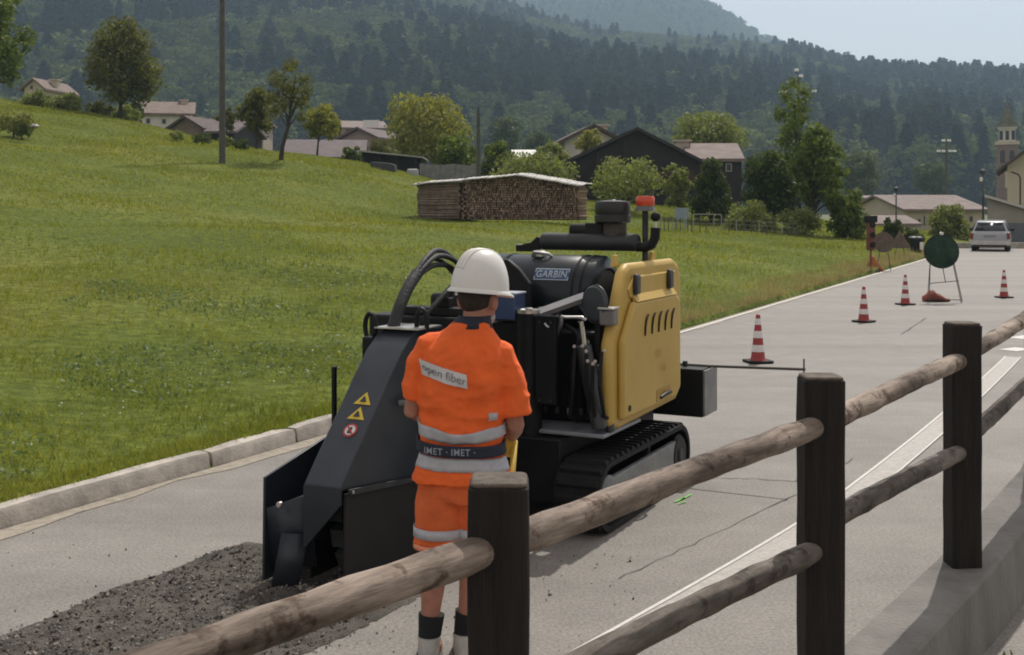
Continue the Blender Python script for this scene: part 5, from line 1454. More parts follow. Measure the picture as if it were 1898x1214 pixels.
# warning stickers on the hood curve
def on_hood(d, t_, off=.004):
    """point at distance d up the curved hood face, from its lower edge"""
    for a, b in zip(curve[:-1], curve[1:]):
        ln = math.hypot(b[0] - a[0], b[1] - a[1])
        if d <= ln or b is curve[-1]:
            f = d / ln; nx, nz = -(b[1] - a[1]) / ln, (b[0] - a[0]) / ln
            return L(a[0] + (b[0] - a[0]) * f + nx * off, t_, a[1] + (b[1] - a[1]) * f + nz * off)
        d -= ln
STY = mat('sticker_yellow', (.55, .40, .03), rough=.5); STB = mat('sticker_black', (.02, .02, .02), rough=.5); STR = mat('sticker_red', (.40, .03, .03), rough=.5); STW = mat('sticker_white', (.6, .58, .56), rough=.5)
for d, t_ in ((.535, -.115), (.44, -.115)):
    m = MB(); m.add([on_hood(d - .035, t_ - .055), on_hood(d - .035, t_ + .055), on_hood(d + .045, t_)], [(0, 1, 2)]); so = m.build('warning_triangle', STY, hood, recalc=False)
    m = MB(); m.add([on_hood(d - .02, t_ - .022, .006), on_hood(d - .02, t_ + .022, .006), on_hood(d + .012, t_ + .004, .006), on_hood(d + .018, t_ - .006, .006)], [(0, 1, 2, 3)]); m.build('pictogram', STB, so, recalc=False)
d0, t0 = .335, -.115
def disc(rad, off, n=20): return [on_hood(d0 + rad * math.sin(a), t0 + rad * math.cos(a), off) for a in np.linspace(0, 2 * math.pi, n, endpoint=False)]
m = MB(); m.add(disc(.042, .004), [tuple(range(20))]); so = m.build('prohibition_sticker', STR, hood, recalc=False)
m = MB(); m.add(disc(.031, .0055), [tuple(range(20))]); m.build('sticker_face', STW, so, recalc=False)
m = MB(); m.add([on_hood(d0 - .02, t0 - .012, .007), on_hood(d0 - .02, t0 + .014, .007), on_hood(d0 + .022, t0 + .008, .007), on_hood(d0 + .014, t0 - .01, .007)], [(0, 1, 2, 3)]); m.build('pictogram', STB, so, recalc=False)
m = MB(); m.add([on_hood(d0 - .026, t0 + .02, .0085), on_hood(d0 - .02, t0 + .026, .0085), on_hood(d0 + .026, t0 - .02, .0085), on_hood(d0 + .02, t0 - .026, .0085)], [(0, 1, 2, 3)]); m.build('slash', STR, so, recalc=False)
# side grip
mtube([(-1.86, -.015, .93), (-1.86, .04, .935), (-1.72, .05, .965), (-1.66, .05, .97)], .016, 8).build('side_grip', GREYP, hood)
# hoses over the hood
HOSE = mat('hose_black', (.020, .020, .021), rough=.6, var=.3, scale=20, bump=.4, bscale=60)
mtube(smooth_path([(-1.64, -.20, 1.30), (-1.56, -.20, 1.43), (-1.46, -.20, 1.54), (-1.36, -.20, 1.615)], 20), .036, 14).build('hose_sleeve', HOSE, mc)
for k_, (dt, dz) in enumerate([(-.024, .0), (.020, .012), (.0, -.026), (.006, .034)]):
    mtube(smooth_path([(-1.40, -.20 + dt * .6, 1.59 + dz * .5), (-1.22, -.21 + dt, 1.672 + dz * 1.3), (-1.02, -.25 + dt * 1.4, 1.69 + dz * 1.5), (-.72, -.32 + dt * 2, 1.64 + dz), (-.35, -.38 + dt * 2, 1.48 + dz)], 28), .0165, 10).build('hydraulic_hose', HOSE, mc)
mtube(smooth_path([(-1.55, -.06, 1.18), (-1.52, -.07, 1.34), (-1.38, -.05, 1.45), (-1.15, -.05, 1.56), (-.90, -.10, 1.66), (-.6, -.2, 1.66)], 24), .018, 10).build('hydraulic_hose', RUBBER, mc)
mtube(smooth_path([(-1.25, -.06, 1.40), (-1.20, -.06, 1.48), (-1.10, -.05, 1.56), (-.85, -.1, 1.66)], 18), .014, 10).build('hydraulic_hose', RUBBER, mc)
mtube([(-1.535, -.07, 1.19), (-1.53, -.075, 1.30)], .024, 10).build('hose_sleeve', STEEL, mc)

# ------------------------------------------------------------------ spoil trench behind the wheel
def soil_h(s_, t_):
    e = np.minimum(np.clip((t_ - 1.50 - .022 * np.sin(s_ * 3.1) - .018 * np.sin(s_ * 8.3 + 1)) / .16, 0, 1), np.clip((2.95 + .06 * np.sin(s_ * 2.3) - t_) / .35, 0, 1))
    n_ = .022 * np.sin(s_ * 7.1 + 2 * np.sin(t_ * 5)) + .018 * np.sin(t_ * 13 + s_ * 4) + .012 * np.sin(s_ * 23 + t_ * 17) + .010 * np.sin(s_ * 41 - t_ * 33)
    ridge = .02 * np.exp(-((t_ - 1.72) / .16) ** 2) + .015 * np.exp(-((t_ - 2.72) / .2) ** 2) - .02 * np.exp(-((t_ - 2.5) / .16) ** 2)
    return .004 + e * np.maximum(.008, .012 + .45 * ridge + .35 * n_)
S_ = np.linspace(-7.5, -1.55, 300); T_ = np.linspace(1.35, 3.05, 110)
Sg, Tg = np.meshgrid(S_, T_)
Zs = soil_h(Sg.ravel(), Tg.ravel()) * np.clip((-1.55 - Sg.ravel()) / .15, 0, 1) + rng.normal(0, .0035, Sg.size)
P2 = KP + Sg.ravel()[:, None] * U + Tg.ravel()[:, None] * RR
inside = soil_h(Sg.ravel(), Tg.ravel()) > .0045
Zs = np.where(inside, np.maximum(Zs, .006), -.02)
idx = np.arange(Sg.size).reshape(Sg.shape)
q = np.stack([idx[:-1, :-1], idx[:-1, 1:], idx[1:, 1:], idx[1:, :-1]], -1).reshape(-1, 4)
SOIL = mat('spoil', (.060, .053, .045), rough=.95, var=.4, scale=5, color2=(.16, .142, .120), bump=1, bscale=120, detail=8)
tag(np_mesh('spoil_bed', np.c_[P2, Zs], q, SOIL, smooth=True), 'ridge of milled asphalt and earth along the trench', kind='stuff')
n = 18000
s_ = rng.uniform(-7.2, -1.7, n); t_ = np.where(rng.uniform(0, 1, n) < .9, rng.uniform(1.48, 2.98, n), rng.normal(2.2, .75, n))
h_ = soil_h(s_, t_)
stray = h_ < .006
sz = rng.gamma(1.5, .0030, n) + .0025; sz = np.where(stray, np.minimum(sz, .008), sz)
keep = (~stray) | (rng.uniform(0, 1, n) < .25)
s_, t_, h_, sz = s_[keep], t_[keep], h_[keep], np.minimum(sz[keep], .015); n = len(s_)
P2 = KP + s_[:, None] * U + t_[:, None] * RR
octa = np.array([(1, 0, 0), (0, 1, 0), (-1, 0, 0), (0, -1, 0), (0, 0, 1), (0, 0, -1)], float)
fo = np.array([(0, 1, 4), (1, 2, 4), (2, 3, 4), (3, 0, 4), (1, 0, 5), (2, 1, 5), (3, 2, 5), (0, 3, 5)])
def rocks(P, size):
    n = len(P)
    A = rng.normal(size=(n, 3, 3)); Q, _ = np.linalg.qr(A)
    sc_ = rng.uniform(.6, 1.3, (n, 6, 3)) * octa[None] * size[:, None, None] * rng.uniform(.6, 1.2, (n, 1, 3))
    V = np.einsum('nij,nkj->nki', Q, sc_) + P[:, None]
    F = (np.arange(n)[:, None, None] * 6 + fo[None]).reshape(-1, 3)
    return V.reshape(-1, 3), F
STONEM = leafmat('stone_mix', (.020, .018, .016), (.30, .27, .24), 0.0, .9, .1, 1.2, (.75, .25))
V, F = rocks(np.c_[P2, h_ + sz * .3], sz)
tag(np_mesh('spoil_stones', V, F, STONEM), 'loose stones and asphalt chips on the spoil', kind='stuff')
# scattered crumbs on the road round the operator
n = 300
px = rng.uniform(380, 1250, n); py = rng.uniform(1000, 1260, n)
P = np.array([on_ground(a, b, .004) for a, b in zip(px, py)]); sz = rng.gamma(1.6, .0017, n) + .0012
V, F = rocks(P, np.minimum(sz, .012))
tag(np_mesh('road_crumbs', V, F, STONEM), 'dark crumbs scattered on the asphalt', kind='stuff')

# ------------------------------------------------------------------ grass
BLADE = leafmat('grass_blade', (.096, .138, .021), (.29, .29, .076), .48, .8, .05, .42, (.35, .85))
DRYB = leafmat('dry_stalk', (.20, .16, .085), (.42, .36, .23), .35, .8)
CLOV = leafmat('clover_leaf', (.075, .115, .040), (.20, .26, .12), .35, .5, .3)
def blades(X, Y, h, w, mtl, name, label, bend=.5):
    n = len(X); Z = terr(X, Y)
    a = rng.uniform(0, 2 * np.pi, n); dx, dy = np.cos(a), np.sin(a)
    b = rng.uniform(0, 2 * np.pi, n); lx, ly = np.cos(b) * h * bend * rng.uniform(.2, 1, n), np.sin(b) * h * bend * rng.uniform(.2, 1, n)
    B = np.c_[X, Y, Z - .01]
    V = np.stack([B + np.c_[dx * w, dy * w, 0 * w], B - np.c_[dx * w, dy * w, 0 * w], B + np.c_[lx, ly, h]], 1).reshape(-1, 3)
    return tag(np_mesh(name, V, np.arange(n * 3).reshape(n, 3), mtl), label, kind='stuff')
def scatter(n, smin, smax, dmin, dmax, pw=1.0):
    s_ = rng.uniform(smin, smax, n); d_ = dmin + (dmax - dmin) * rng.uniform(0, 1, n) ** pw
    P = KP + s_[:, None] * U - d_[:, None] * RR
    # keep only what lies before the camera
    vis = (P[:, 1] > 4) & (np.abs(P[:, 0] / P[:, 1] + .02) < .50)
    return P[vis]
def clump(P, sc_): return fbm(P[:, 0] * sc_, P[:, 1] * sc_, 4)
P = scatter(260000, -4.5, 18, .14, 14, 1.0)
P = P[rng.uniform(0, 1, len(P)) < np.clip(1.5 - P[:, 1] / 17, .12, 1)]
c = clump(P, 1.3) + .8 * clump(P, .45)
h = np.clip(.048 + .028 * c, .018, .15) * rng.uniform(.5, 1.5, len(P))
blades(P[:, 0], P[:, 1], h, rng.uniform(.004, .008, len(P)), BLADE, 'meadow_grass', 'short green grass near the kerb', .8)
P = scatter(300000, 0, 80, .8, 75, 1.0)
P = P[rng.uniform(0, 1, len(P)) < np.clip((P[:, 1] - 9) / 10, 0, 1)]; dist = P[:, 1]
c = clump(P, .6)
h = np.clip(.06 + .03 * c, .025, .14) * rng.uniform(.5, 1.5, len(P)) * (1 + dist / 150)
blades(P[:, 0], P[:, 1], h, .006 + dist * .0004, BLADE, 'far_meadow_grass', 'grass further up the meadow', .8)
# clover and dock leaves in patches, white flower heads
P = scatter(60000, -4.5, 14, .2, 9)
P = P[clump(P, .8) + .4 * clump(P, 3.1) > .45]
V, F = leaf_quads(np.c_[P, terr(P[:, 0], P[:, 1]) + rng.uniform(.03, .10, len(P))], .012 + .022 * rng.uniform(0, 1, len(P)) ** 3)
tag(np_mesh('clover', V, F, CLOV), 'clover and broad leaved weeds in the meadow', kind='stuff')
P = scatter(420, -4, 14, .4, 9); P = P[clump(P, .9) > .2]
FLW = mat('flower_white', (.62, .62, .52), rough=.8, var=.1)
V, F = rocks(np.c_[P, terr(P[:, 0], P[:, 1]) + rng.uniform(.07, .12, len(P))], np.full(len(P), .010))
tag(np_mesh('white_flowers', V, F, FLW), 'small white flower heads in the grass', kind='stuff')
# dry verge beyond the machine
P = scatter(13000, 6.5, 46, .02, 1.0, 2.2)
blades(P[:, 0], P[:, 1], rng.uniform(.05, .30, len(P)) * np.clip(clump(P, 2.2) * .5 + .6, .15, 1.4), .003 + P[:, 1] * .00016, DRYB, 'dry_verge_grass', 'dry pale stalks along the verge', .45)
P = scatter(9000, -5, 6.5, .12, .45, 1.2)
blades(P[:, 0], P[:, 1], rng.uniform(.03, .10, len(P)), rng.uniform(.003, .006, len(P)), BLADE, 'kerb_grass', 'grass overhanging the kerb stones', 1.0)
P = scatter(4000, -5, 10, .9, 9, 1.0)
P = P[clump(P, .5) > .35]
blades(P[:, 0], P[:, 1], rng.uniform(.08, .2, len(P)), rng.uniform(.003, .005, len(P)), DRYB, 'dry_grass_tufts', 'thin dry stalks among the meadow grass', .6)

# ------------------------------------------------------------------ the operator
SKIN = mat('skin', (.38, .17, .115), rough=.6, var=.12, scale=20)
HIVIS = mat('orange_fabric', (.85, .135, .02), rough=.85, var=.07, scale=9, bump=.8, bscale=7)
SHORTSM = mat('orange_shorts_fabric', (.68, .135, .035), rough=.9, var=.12, scale=10, bump=.9, bscale=9)
REFL = mat('reflective_tape', (.42, .42, .45), rough=.45, var=.1, scale=25)
NAVY = mat('navy_cloth', (.018, .022, .038), rough=.85, var=.2)
HAIR = mat('hair_dark', (.028, .020, .016), rough=.8, var=.4, scale=60, bump=.5, bscale=120)
BEARD = mat('beard_grey', (.38, .35, .33), rough=.9, var=.3, scale=60, bump=.4, bscale=90)
HELM = mat('helmet_white', (.72, .70, .66), rough=.35, var=.03, spec=.5)
pe = thing('person', 'worker in orange high visibility vest and shorts, white helmet, back turned', 'person', ((855 - CX) / FPX * 5.26, 5.26, 0))
def remesh(o, vox, smooth_it=6, fac=.6):
    r_ = o.modifiers.new('remesh', 'REMESH'); r_.mode = 'VOXEL'; r_.voxel_size = vox; r_.use_smooth_shade = True
    s2 = o.modifiers.new('smooth', 'SMOOTH'); s2.iterations = smooth_it; s2.factor = fac
    return o
# body: torso, neck, head, arms with hands, legs - one continuous surface
b = MB()
b.rings([(.80, -.005, 0, .16, .115), (.95, 0, 0, .155, .105), (1.15, .0, .0, .165, .11), (1.32, .008, 0, .18, .105), (1.42, .015, 0, .15, .09), (1.47, .04, .0, .08, .07)], 20)
b.tube([(.045, -.012, 1.42), (.062, .0, 1.50), (.072, .012, 1.57)], [.068, .060, .060], 14)
HM = Matrix.Rotation(R(-30), 3, 'Z')                      # head turned to the right
HC = Vector((.075, .025, 1.615))
b.ball(HC + HM @ Vector((0, -.012, .02)), .076, .098, .105, 20, 14, HM)       # skull
b.ball(HC + HM @ Vector((0, .035, -.055)), .060, .062, .075, 16, 12, HM)      # jaw and face
b.ball(HC + HM @ Vector((0, .100, -.018)), .014, .022, .022, 10, 8, HM)       # nose
for sx in (-1, 1): b.ball(HC + HM @ Vector((sx * .083, -.004, -.026)), .020, .028, .042, 10, 8, HM @ Matrix.Rotation(R(sx * 15), 3, 'Z'))   # ears
# right arm: upper arm, forearm reaching forward, hand on the remote
def arm(sh, el, wr): b.tube([sh, Vector(sh).lerp(Vector(el), .5), el, Vector(el).lerp(Vector(wr), .35), wr], [.052, .048, .041, .040, .028], 12)
RW = (.225, .20, .955); arm((.17, .0, 1.36), (.240, .005, 1.04), RW)
LW = (-.10, .24, 1.02); arm((-.15, .0, 1.40), (-.218, .02, 1.10), LW)
def hand(w, d, up, side):
    w = Vector(w); d = Vector(d).normalized(); up = Vector(up).normalized(); sd = d.cross(up).normalized() * side
    b.ball(w + d * .045, .042, .05, .02, 12, 8, Matrix((sd, d, up)).transposed())
    for i, (o_, ln) in enumerate([(-.030, .068), (-.010, .078), (.010, .073), (.028, .058)]):
        r0_ = w + d * .075 + sd * o_
        b.tube([r0_, r0_ + d * ln * .45, r0_ + d * ln * .70 - up * ln * .35, r0_ + d * ln * .62 - up * ln * .75], [.0100, .0095, .0088, .0075], 8)
    r0_ = w + d * .03 - sd * .03
    b.tube([r0_, r0_ - sd * .028 + d * .02 - up * .01, r0_ - sd * .034 + d * .05 - up * .025], [.013, .011, .009], 8)
hand(RW, (-.25, .7, -.45), (.75, .2, .3), 1)
hand(LW, (.6, .5, -.2), (-.2, .1, .9), -1)
# legs
LK, LA = (-.105, .02, .50), (-.142, .0, .09)
RK, RA = (.075, .03, .50), (.012, .04, .09)
b.tube([(-.08, 0, .86), (-.092, .01, .68), LK, (-.122, -.018, .37), (-.135, -.008, .22), LA, (-.142, .0, .04)], [.088, .082, .058, .058, .043, .038, .04], 14)
b.tube([(.09, 0, .86), (.088, .012, .68), RK, (.048, .012, .37), (.028, .026, .22), RA, (.012, .04, .04)], [.088, .082, .058, .058, .043, .038, .04], 14)
for A_ in (LA, RA): b.tube([(A_[0], A_[1] - .04, .045), (A_[0], A_[1] + .08, .04), (A_[0], A_[1] + .17, .03)], [.035, .04, .03], 10)
remesh(b.build('body', SKIN, pe), .0065, 3, .5)
# vest with sleeves
def wav(z, k): return .006 * math.sin(z * 37 + k * 3) + .004 * math.sin(z * 71 + k * 5)
VR = [(.805, 0, 0, .218, .160), (.86, 0, 0, .205, .150), (.905, 0, 0, .190, .140), (.935, 0, 0, .180, .132), (.965, 0, 0, .176, .130), (1.0, 0, 0, .182, .134), (1.06, 0, 0, .188, .138), (1.15, .0, 0, .190, .140), (1.25, .004, 0, .192, .140), (1.33, .008, 0, .190, .132), (1.39, .013, 0, .172, .118), (1.435, .024, 0, .140, .102), (1.475, .038, 0, .098, .085), (1.498, .050, 0, .082, .076)]
v = MB(); v.rings(VR, 40, power=2.35)
v.tube([(-.09, 0, 1.405), (-.150, .0, 1.39), (-.188, .008, 1.31), (-.202, .016, 1.22), (-.205, .022, 1.165)], [.050, .060, .064, .066, .066], 18)
v.tube([(.11, 0, 1.395), (.178, .0, 1.355), (.212, .0, 1.26), (.230, .0, 1.16), (.238, .0, 1.090)], [.052, .064, .068, .071, .073], 18)
def bake_folds(o, fn):
    dg = bpy.context.evaluated_depsgraph_get(); dg.update()
    me = bpy.data.meshes.new_from_object(o.evaluated_get(dg))
    o.modifiers.clear(); mts = list(o.data.materials); o.data = me
    me.materials.clear()
    for m_ in mts: me.materials.append(m_)
    nr = [vv.normal.copy() for vv in me.vertices]
    for vv, n_ in zip(me.vertices, nr): vv.co = vv.co + n_ * fn(vv.co)
    me.shade_smooth(); me.update()
    return o
def ridged(p): return .45 - 2 * abs(mnoise.noise(p))
def vest_fold(p):
    a = .0075 * ridged(Vector((p.x * 9, p.y * 9, p.z * 2.6)))                       # drape from the shoulders
    b_ = .006 * ridged(Vector((p.x * 5 + p.z * 6, p.y * 5, p.z * 13 + 4)))           # diagonal creases
    w_ = math.exp(-((p.z - 1.005) / .04) ** 2)                                       # cloth bunched over the belt
    c_ = w_ * (.006 + .008 * mnoise.noise(Vector((p.x * 22, p.y * 22, p.z * 8))))
    hem = .010 * math.exp(-((p.z - .82) / .04) ** 2) * mnoise.noise(Vector((p.x * 18, p.y * 18, 2)))
    return a * 1.3 + b_ * (.9 + 1.1 * math.exp(-((p.z - 1.12) / .12) ** 2)) + c_ + hem + .003 * ridged(p * 26)
rm = bake_folds(remesh(v.build('vest', HIVIS, pe), .0065, 5, .55), vest_fold)
def stick(o, off):
    sw = o.modifiers.new('stick', 'SHRINKWRAP'); sw.target = rm; sw.wrap_method = 'NEAREST_SURFACEPOINT'; sw.wrap_mode = 'ABOVE_SURFACE'; sw.offset = off
    return o
def ring_at(z):
    A = np.array(VR); return [np.interp(z, A[:, 0], A[:, i]) for i in range(1, 5)]
def on_vest(ang, z, off):
    cx_, cy_, rx, ry = ring_at(z); e = 2 / 2.35
    c_, s2 = math.cos(ang), math.sin(ang)
    return (cx_ + (rx + off) * math.copysign(abs(c_) ** e, c_), cy_ + (ry + off) * math.copysign(abs(s2) ** e, s2), z)
def back_point(x, z, off):   # point on the back at given x
    cx_, cy_, rx, ry = ring_at(z); u_ = min(.999, abs((x - cx_) / (rx + off))); p = 2.35
    return (x, cy_ - (ry + off) * (1 - u_ ** p) ** (1 / p), z)
def band(name, z0f, z1f, mt, off=.009, a0=0, a1=2 * math.pi, n=90):
    m = MB(); A = np.linspace(a0, a1, n)
    zz = lambda a, f: z0f(a) + (z1f(a) - z0f(a)) * f
    for i in range(n - 1):
        for r_ in range(4):
            f0, f1 = r_ / 4, (r_ + 1) / 4
            m.add([on_vest(A[i], zz(A[i], f0), off), on_vest(A[i + 1], zz(A[i + 1], f0), off), on_vest(A[i + 1], zz(A[i + 1], f1), off), on_vest(A[i], zz(A[i], f1), off)], [(0, 1, 2, 3)])
    bm = bmesh.new(); me = m.mesh(name, recalc=False); bm.from_mesh(me); bmesh.ops.remove_doubles(bm, verts=bm.verts[:], dist=1e-5); bm.to_mesh(me); bm.free(); me.shade_smooth()
    o = link(name, me, mt, rm)
    if name != 'belt': stick(o, .0060)
    so = o.modifiers.new('t', 'SOLIDIFY'); so.thickness = .003 if name != 'belt' else .010; so.offset = -1
    return o
# angles: 3*pi/2 is the middle of the back; pi the left side, 2*pi the right
sag = lambda a: .018 * math.sin(a) + .014 * math.cos(a * 2 + .5) - .012 * math.cos(a)
band('reflective_band', lambda a: 1.010 + sag(a), lambda a: 1.062 + sag(a) + .006 * math.sin(a * 5), REFL)
band('reflective_band', lambda a: .866 - .012 * math.cos(a), lambda a: .922 - .010 * math.cos(a), REFL)
belt = band('belt', lambda a: .938 - .008 * math.cos(a) + .012 * math.sin(a), lambda a: .984 - .008 * math.cos(a) + .010 * math.sin(a), NAVY, .020)
belt.parent = pe
for xo in (-.105, .015):
    text_mesh('belt_lettering', 'IMET ·', .040, mat('belt_print', (.26, .29, .33), rough=.8), lambda x, y: back_point(xo + x * .9, .950 + y - .02 * (x + xo + .04), .0228), belt, .0006, 1.12)
patch_c = lambda u_, v_: (-.075 + u_, 1.283 - .285 * u_ + v_)
m = MB(); nx = 12
for i in range(nx):
    for j_ in range(3):
        q4 = []
        for (a, b_) in ((i, j_), (i + 1, j_), (i + 1, j_ + 1), (i, j_ + 1)):
            x, z_ = patch_c(-.108 + .216 * a / nx, -.032 + .064 * b_ / 3); q4.append(back_point(x, z_, .0165))
        m.add(q4, [(0, 1, 2, 3)])
pt_ = m.build('logo_patch', mat('patch_white', (.58, .56, .56), rough=.7, var=.05), rm, recalc=False); stick(pt_, .0065)
def patch_pt(x, y):
    X, Z_ = patch_c(x, y); return back_point(X, Z_, .0180)
text_mesh('logo_lettering', 'open fiber', .050, mat('logo_grey', (.20, .19, .22), rough=.8), patch_pt, pt_, .0002); stick([o_ for o_ in pt_.children][0], .0090)
m = MB()
for i in range(4):
    for j_ in range(4):
        m.add([back_point(.126 + .040 * a / 4, 1.076 + .040 * b_ / 4, .012) for a, b_ in ((i, j_), (i + 1, j_), (i + 1, j_ + 1), (i, j_ + 1))], [(0, 1, 2, 3)])
stick(m.build('side_tape', REFL, rm, recalc=False), .004)
# collar of the navy polo
cl = MB(); cl.rings([(1.475, .040, -.002, .100, .086), (1.50, .050, .0, .084, .078), (1.525, .058, .004, .073, .071), (1.528, .058, .004, .066, .064)], 28, caps=False); o = cl.build('collar', NAVY, pe, recalc=False); o.modifiers.new('t', 'SOLIDIFY').thickness = .006
# shorts
s2 = MB(); s2.rings([(.90, 0, 0, .150, .118), (.86, 0, 0, .172, .132), (.76, 0, 0, .182, .138), (.72, .005, 0, .178, .13)], 30)
s2.tube([(-.085, 0, .80), (-.088, 0, .70), (-.088, .005, .60), (-.095, .005, .515)], [.098, .112, .112, .116], 22)
s2.tube([(.092, 0, .80), (.095, 0, .70), (.090, .005, .60), (.085, .01, .515)], [.098, .112, .112, .116], 22)
def short_fold(p):
    cr = math.exp(-((p.x + .0) / .09) ** 2) * math.exp(-((p.z - .70) / .10) ** 2)
    return .012 * ridged(Vector((p.x * 10, p.y * 10, p.z * 4 + 2))) + .009 * cr * ridged(Vector((p.x * 8 + p.z * 14, 1, p.z * 9))) + .004 * ridged(p * 17)
so_ = bake_folds(remesh(s2.build('shorts', SHORTSM, pe), .0070, 5, .5), short_fold)
for cx_ in (-.091, .087):
    m = MB(); m.rings([(.558 + .0, cx_, .005, .123, .123), (.600, cx_, .005, .121, .121)], 32, caps=False); o = m.build('reflective_band', REFL, so_, recalc=False); o.modifiers.new('t', 'SOLIDIFY').thickness = .004
    m = MB(); m.rings([(.505, cx_ - .002, .006, .121, .121), (.528, cx_ - .002, .006, .120, .120)], 32, caps=False); o = m.build('hem', mat('hem_pale', (.70, .26, .15), rough=.9), so_, recalc=False); o.modifiers.new('t', 'SOLIDIFY').thickness = .004
# socks and shoes
for A_, K_ in ((LA, LK), (RA, RK)):
    d = (Vector(K_) - Vector(A_)).normalized()
    m = MB(); m.tube([Vector((A_[0], A_[1], .05)), Vector(A_), Vector(A_) + d * .06, Vector(A_) + d * .115], [.050, .049, .054, .059], 18); m.build('sock', mat('sock_black', (.012, .012, .013), rough=.95), pe)
    m = MB(); x, y = A_[0], A_[1]
    m.rings([(.022, x, y + .055, .050, .150), (.05, x, y + .055, .052, .148), (.085, x, y + .025, .050, .105), (.110, x, y - .005, .052, .062)], 26, power=2.4)
    sh = m.build('shoe', mat('shoe_grey', (.42, .40, .36), rough=.75, var=.15, scale=20), pe)
    m = MB(); m.rings([(.0, x, y + .055, .053, .155), (.021, x, y + .055, .056, .158)], 26, power=2.4); m.build('sole', mat('sole_dark', (.10, .095, .09), rough=.8), sh)
    m = MB(); m.box(x + .02, x + .054, y - .02, y + .05, .04, .075); m.build('side_patch', mat('shoe_orange', (.4, .12, .04), rough=.7), sh, bevel=.006)
# hair, beard, helmet
m = MB(); m.ball(HC + HM @ Vector((0, -.020, .012)), .080, .096, .100, 24, 16, HM)
m.v = [v_ for v_ in m.v]; hr2 = m.build('hair', HAIR, pe)
bmh = bmesh.new(); bmh.from_mesh(hr2.data)
dele = [f for f in bmh.faces if (HM.transposed() @ (f.calc_center_median() - HC)).y > -.028 or (f.calc_center_median() - HC).z < -.070]
bmesh.ops.delete(bmh, geom=dele, context='FACES'); bmh.to_mesh(hr2.data); bmh.free()
m = MB(); m.ball(HC + HM @ Vector((0, .048, -.100)), .052, .050, .044, 16, 12, HM); m.build('beard', BEARD, pe)
for sx in (-1, 1):
    e = MB(); e.ball(HC + HM @ Vector((sx * .030, .088, .008)), .011, .008, .008, 10, 8, HM); e.build('eye', mat('eye_white', (.6, .58, .55), rough=.3), pe)
e = MB(); e.ball(HC + HM @ Vector((0, .096, -.066)), .022, .006, .006, 10, 6, HM); e.build('mouth', mat('lips', (.30, .11, .09), rough=.6), pe)
TM = Matrix.Rotation(R(-50), 3, 'Z') @ Matrix.Rotation(R(-6), 3, 'X')      # helmet: peak to the right, tipped forward
HB_ = Vector((.080, .020, 1.632))
m = MB(); prof = []
rows = []; n = 40
for i in range(13):
    ph = i / 12 * math.pi / 2
    z_ = .186 * math.sin(ph); r_ = max(.02, math.cos(ph)) ** .80
    rows.append([HB_ + TM @ Vector((.120 * r_ * math.cos(t_), .138 * r_ * math.sin(t_), z_ + .004)) for t_ in np.linspace(0, 2 * math.pi, n, endpoint=False)])
vs = [v_ for r_ in rows for v_ in r_]; fs = []
for i in range(12):
    for k in range(n): fs.append((i * n + k, i * n + (k + 1) % n, (i + 1) * n + (k + 1) % n, (i + 1) * n + k))
m.add(vs, fs); hel = m.build('helmet', HELM, pe, angle=80)
m = MB(); br = []
for r_, z_ in ((1.0, .010), (1.085, .0), (1.09, -.008), (1.0, -.004)):
    row = []
    for t_ in np.linspace(0, 2 * math.pi, n, endpoint=False):
        pk = max(0, math.sin(t_)) ** 3 * .030 if r_ > 1.01 else 0
        row.append(HB_ + TM @ Vector((.120 * r_ * math.cos(t_), (.138 * r_ + pk) * math.sin(t_), z_ - pk * .35)))
    br.append(row)
vs = [v_ for r_ in br for v_ in r_]; fs = []
for i in range(4):
    for k in range(n): fs.append((i * n + k, i * n + (k + 1) % n, ((i + 1) % 4) * n + (k + 1) % n, ((i + 1) % 4) * n + k))
m.add(vs, fs); m.build('brim', HELM, hel, angle=60)
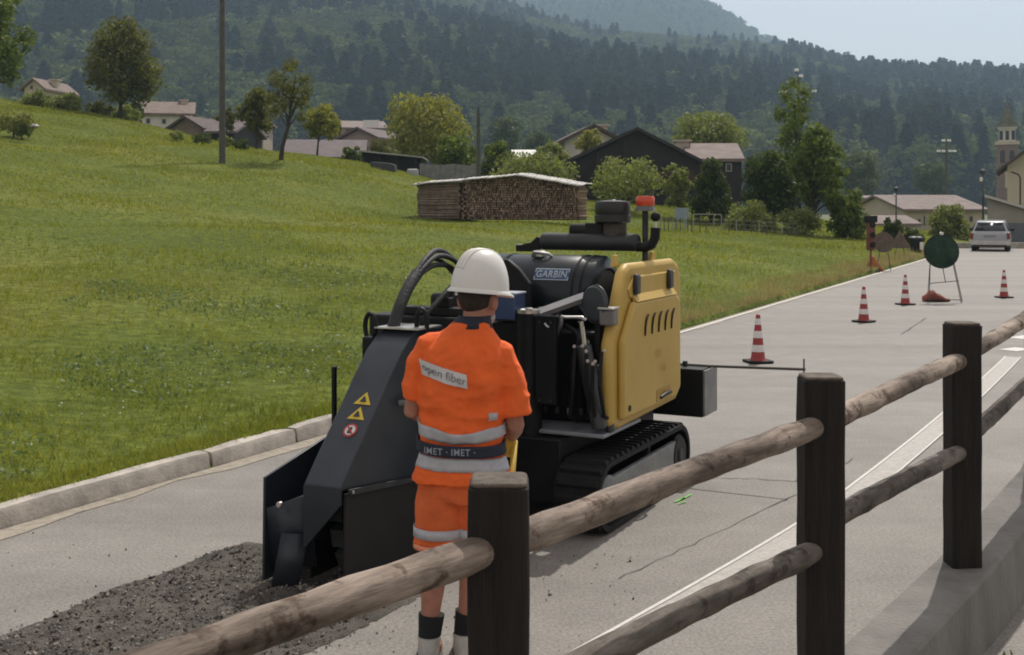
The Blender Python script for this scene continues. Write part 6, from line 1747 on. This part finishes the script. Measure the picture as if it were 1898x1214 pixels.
for x in (-.022, 0, .022):
    m = MB(); P_ = []
    for ph in np.linspace(.28, math.pi - .55, 16):
        z_ = .186 * math.sin(ph) + .004; yy = .138 * math.copysign(abs(math.cos(ph)) ** .80, math.cos(ph)); P_.append(HB_ + TM @ Vector((x * (1 if abs(math.cos(ph)) < .9 else .8), yy, z_ - .002 - 4 * x * x)))
    m.tube(P_, .007, 8); m.build('ridge', HELM, hel, angle=80)
m = MB(); m.box(.0, .010, -.005, .005, -.02, .004, None); o = m.build('strap_clip', HELM, hel); o.location = HB_ + TM @ Vector((.0, -.135, -.004))
# yellow remote control held before the belt, seen at his right side
rc = thing('remote_control', 'yellow radio remote control held at the belt by the worker', 'remote control', pe.location + Vector((.13, .235, .86)), R(6))
YREM = mat('remote_yellow', (.55, .36, .03), rough=.5, var=.06)
m = MB(); m.box(-.14, .11, -.07, .07, .0, .095); m.build('housing', YREM, rc, bevel=.015)
m = MB(); m.box(-.12, .09, -.055, .055, .096, .112); m.build('panel', BLACK, rc, bevel=.004)
for x in (-.07, .04):
    m = MB(); m.tube([(x, 0, .11), (x, 0, .155)], .008, 8); m.ball((x, 0, .158), .013, .013, .013, 10, 8); m.build('joystick', BLACK, rc)
m = MB(); m.tube([(.105, -.03, .07), (.09, -.12, .02), (.075, -.20, -.05), (.07, -.21, -.12)], [.014, .014, .014, .012], 8, flat=.5); m.build('strap', YREM, rc)

# weeds at the foot of the concrete wall, lower right
def weed(px, py, Y, w, h, n, lf, label):
    c_ = at(px, py, Y); c_.z = max(-.05, c_.z)
    t = thing('weed_clump', label, 'plant', (c_.x, c_.y, -.06))
    P_ = lobes_points([(0, 0, h * .5, w, w, h * .5), (w * .6, .05, h * .35, w * .6, w * .6, h * .35), (-w * .7, 0, h * .3, w * .6, w * .5, h * .3)], n, 2)
    V, F = leaf_quads(P_, .018); np_mesh('foliage', V, F, LEAF[lf], t)
    m = MB()
    for k_ in range(5): m.tube([(0, 0, 0), (random.uniform(-w, w) * .5, random.uniform(-w, w) * .4, h * .6)], [.004, .002], 5)
    m.build('stem', BARK, t)
weed(1885, 1200, 5.05, .10, .16, 420, 'green', 'green weeds at the foot of the concrete wall')
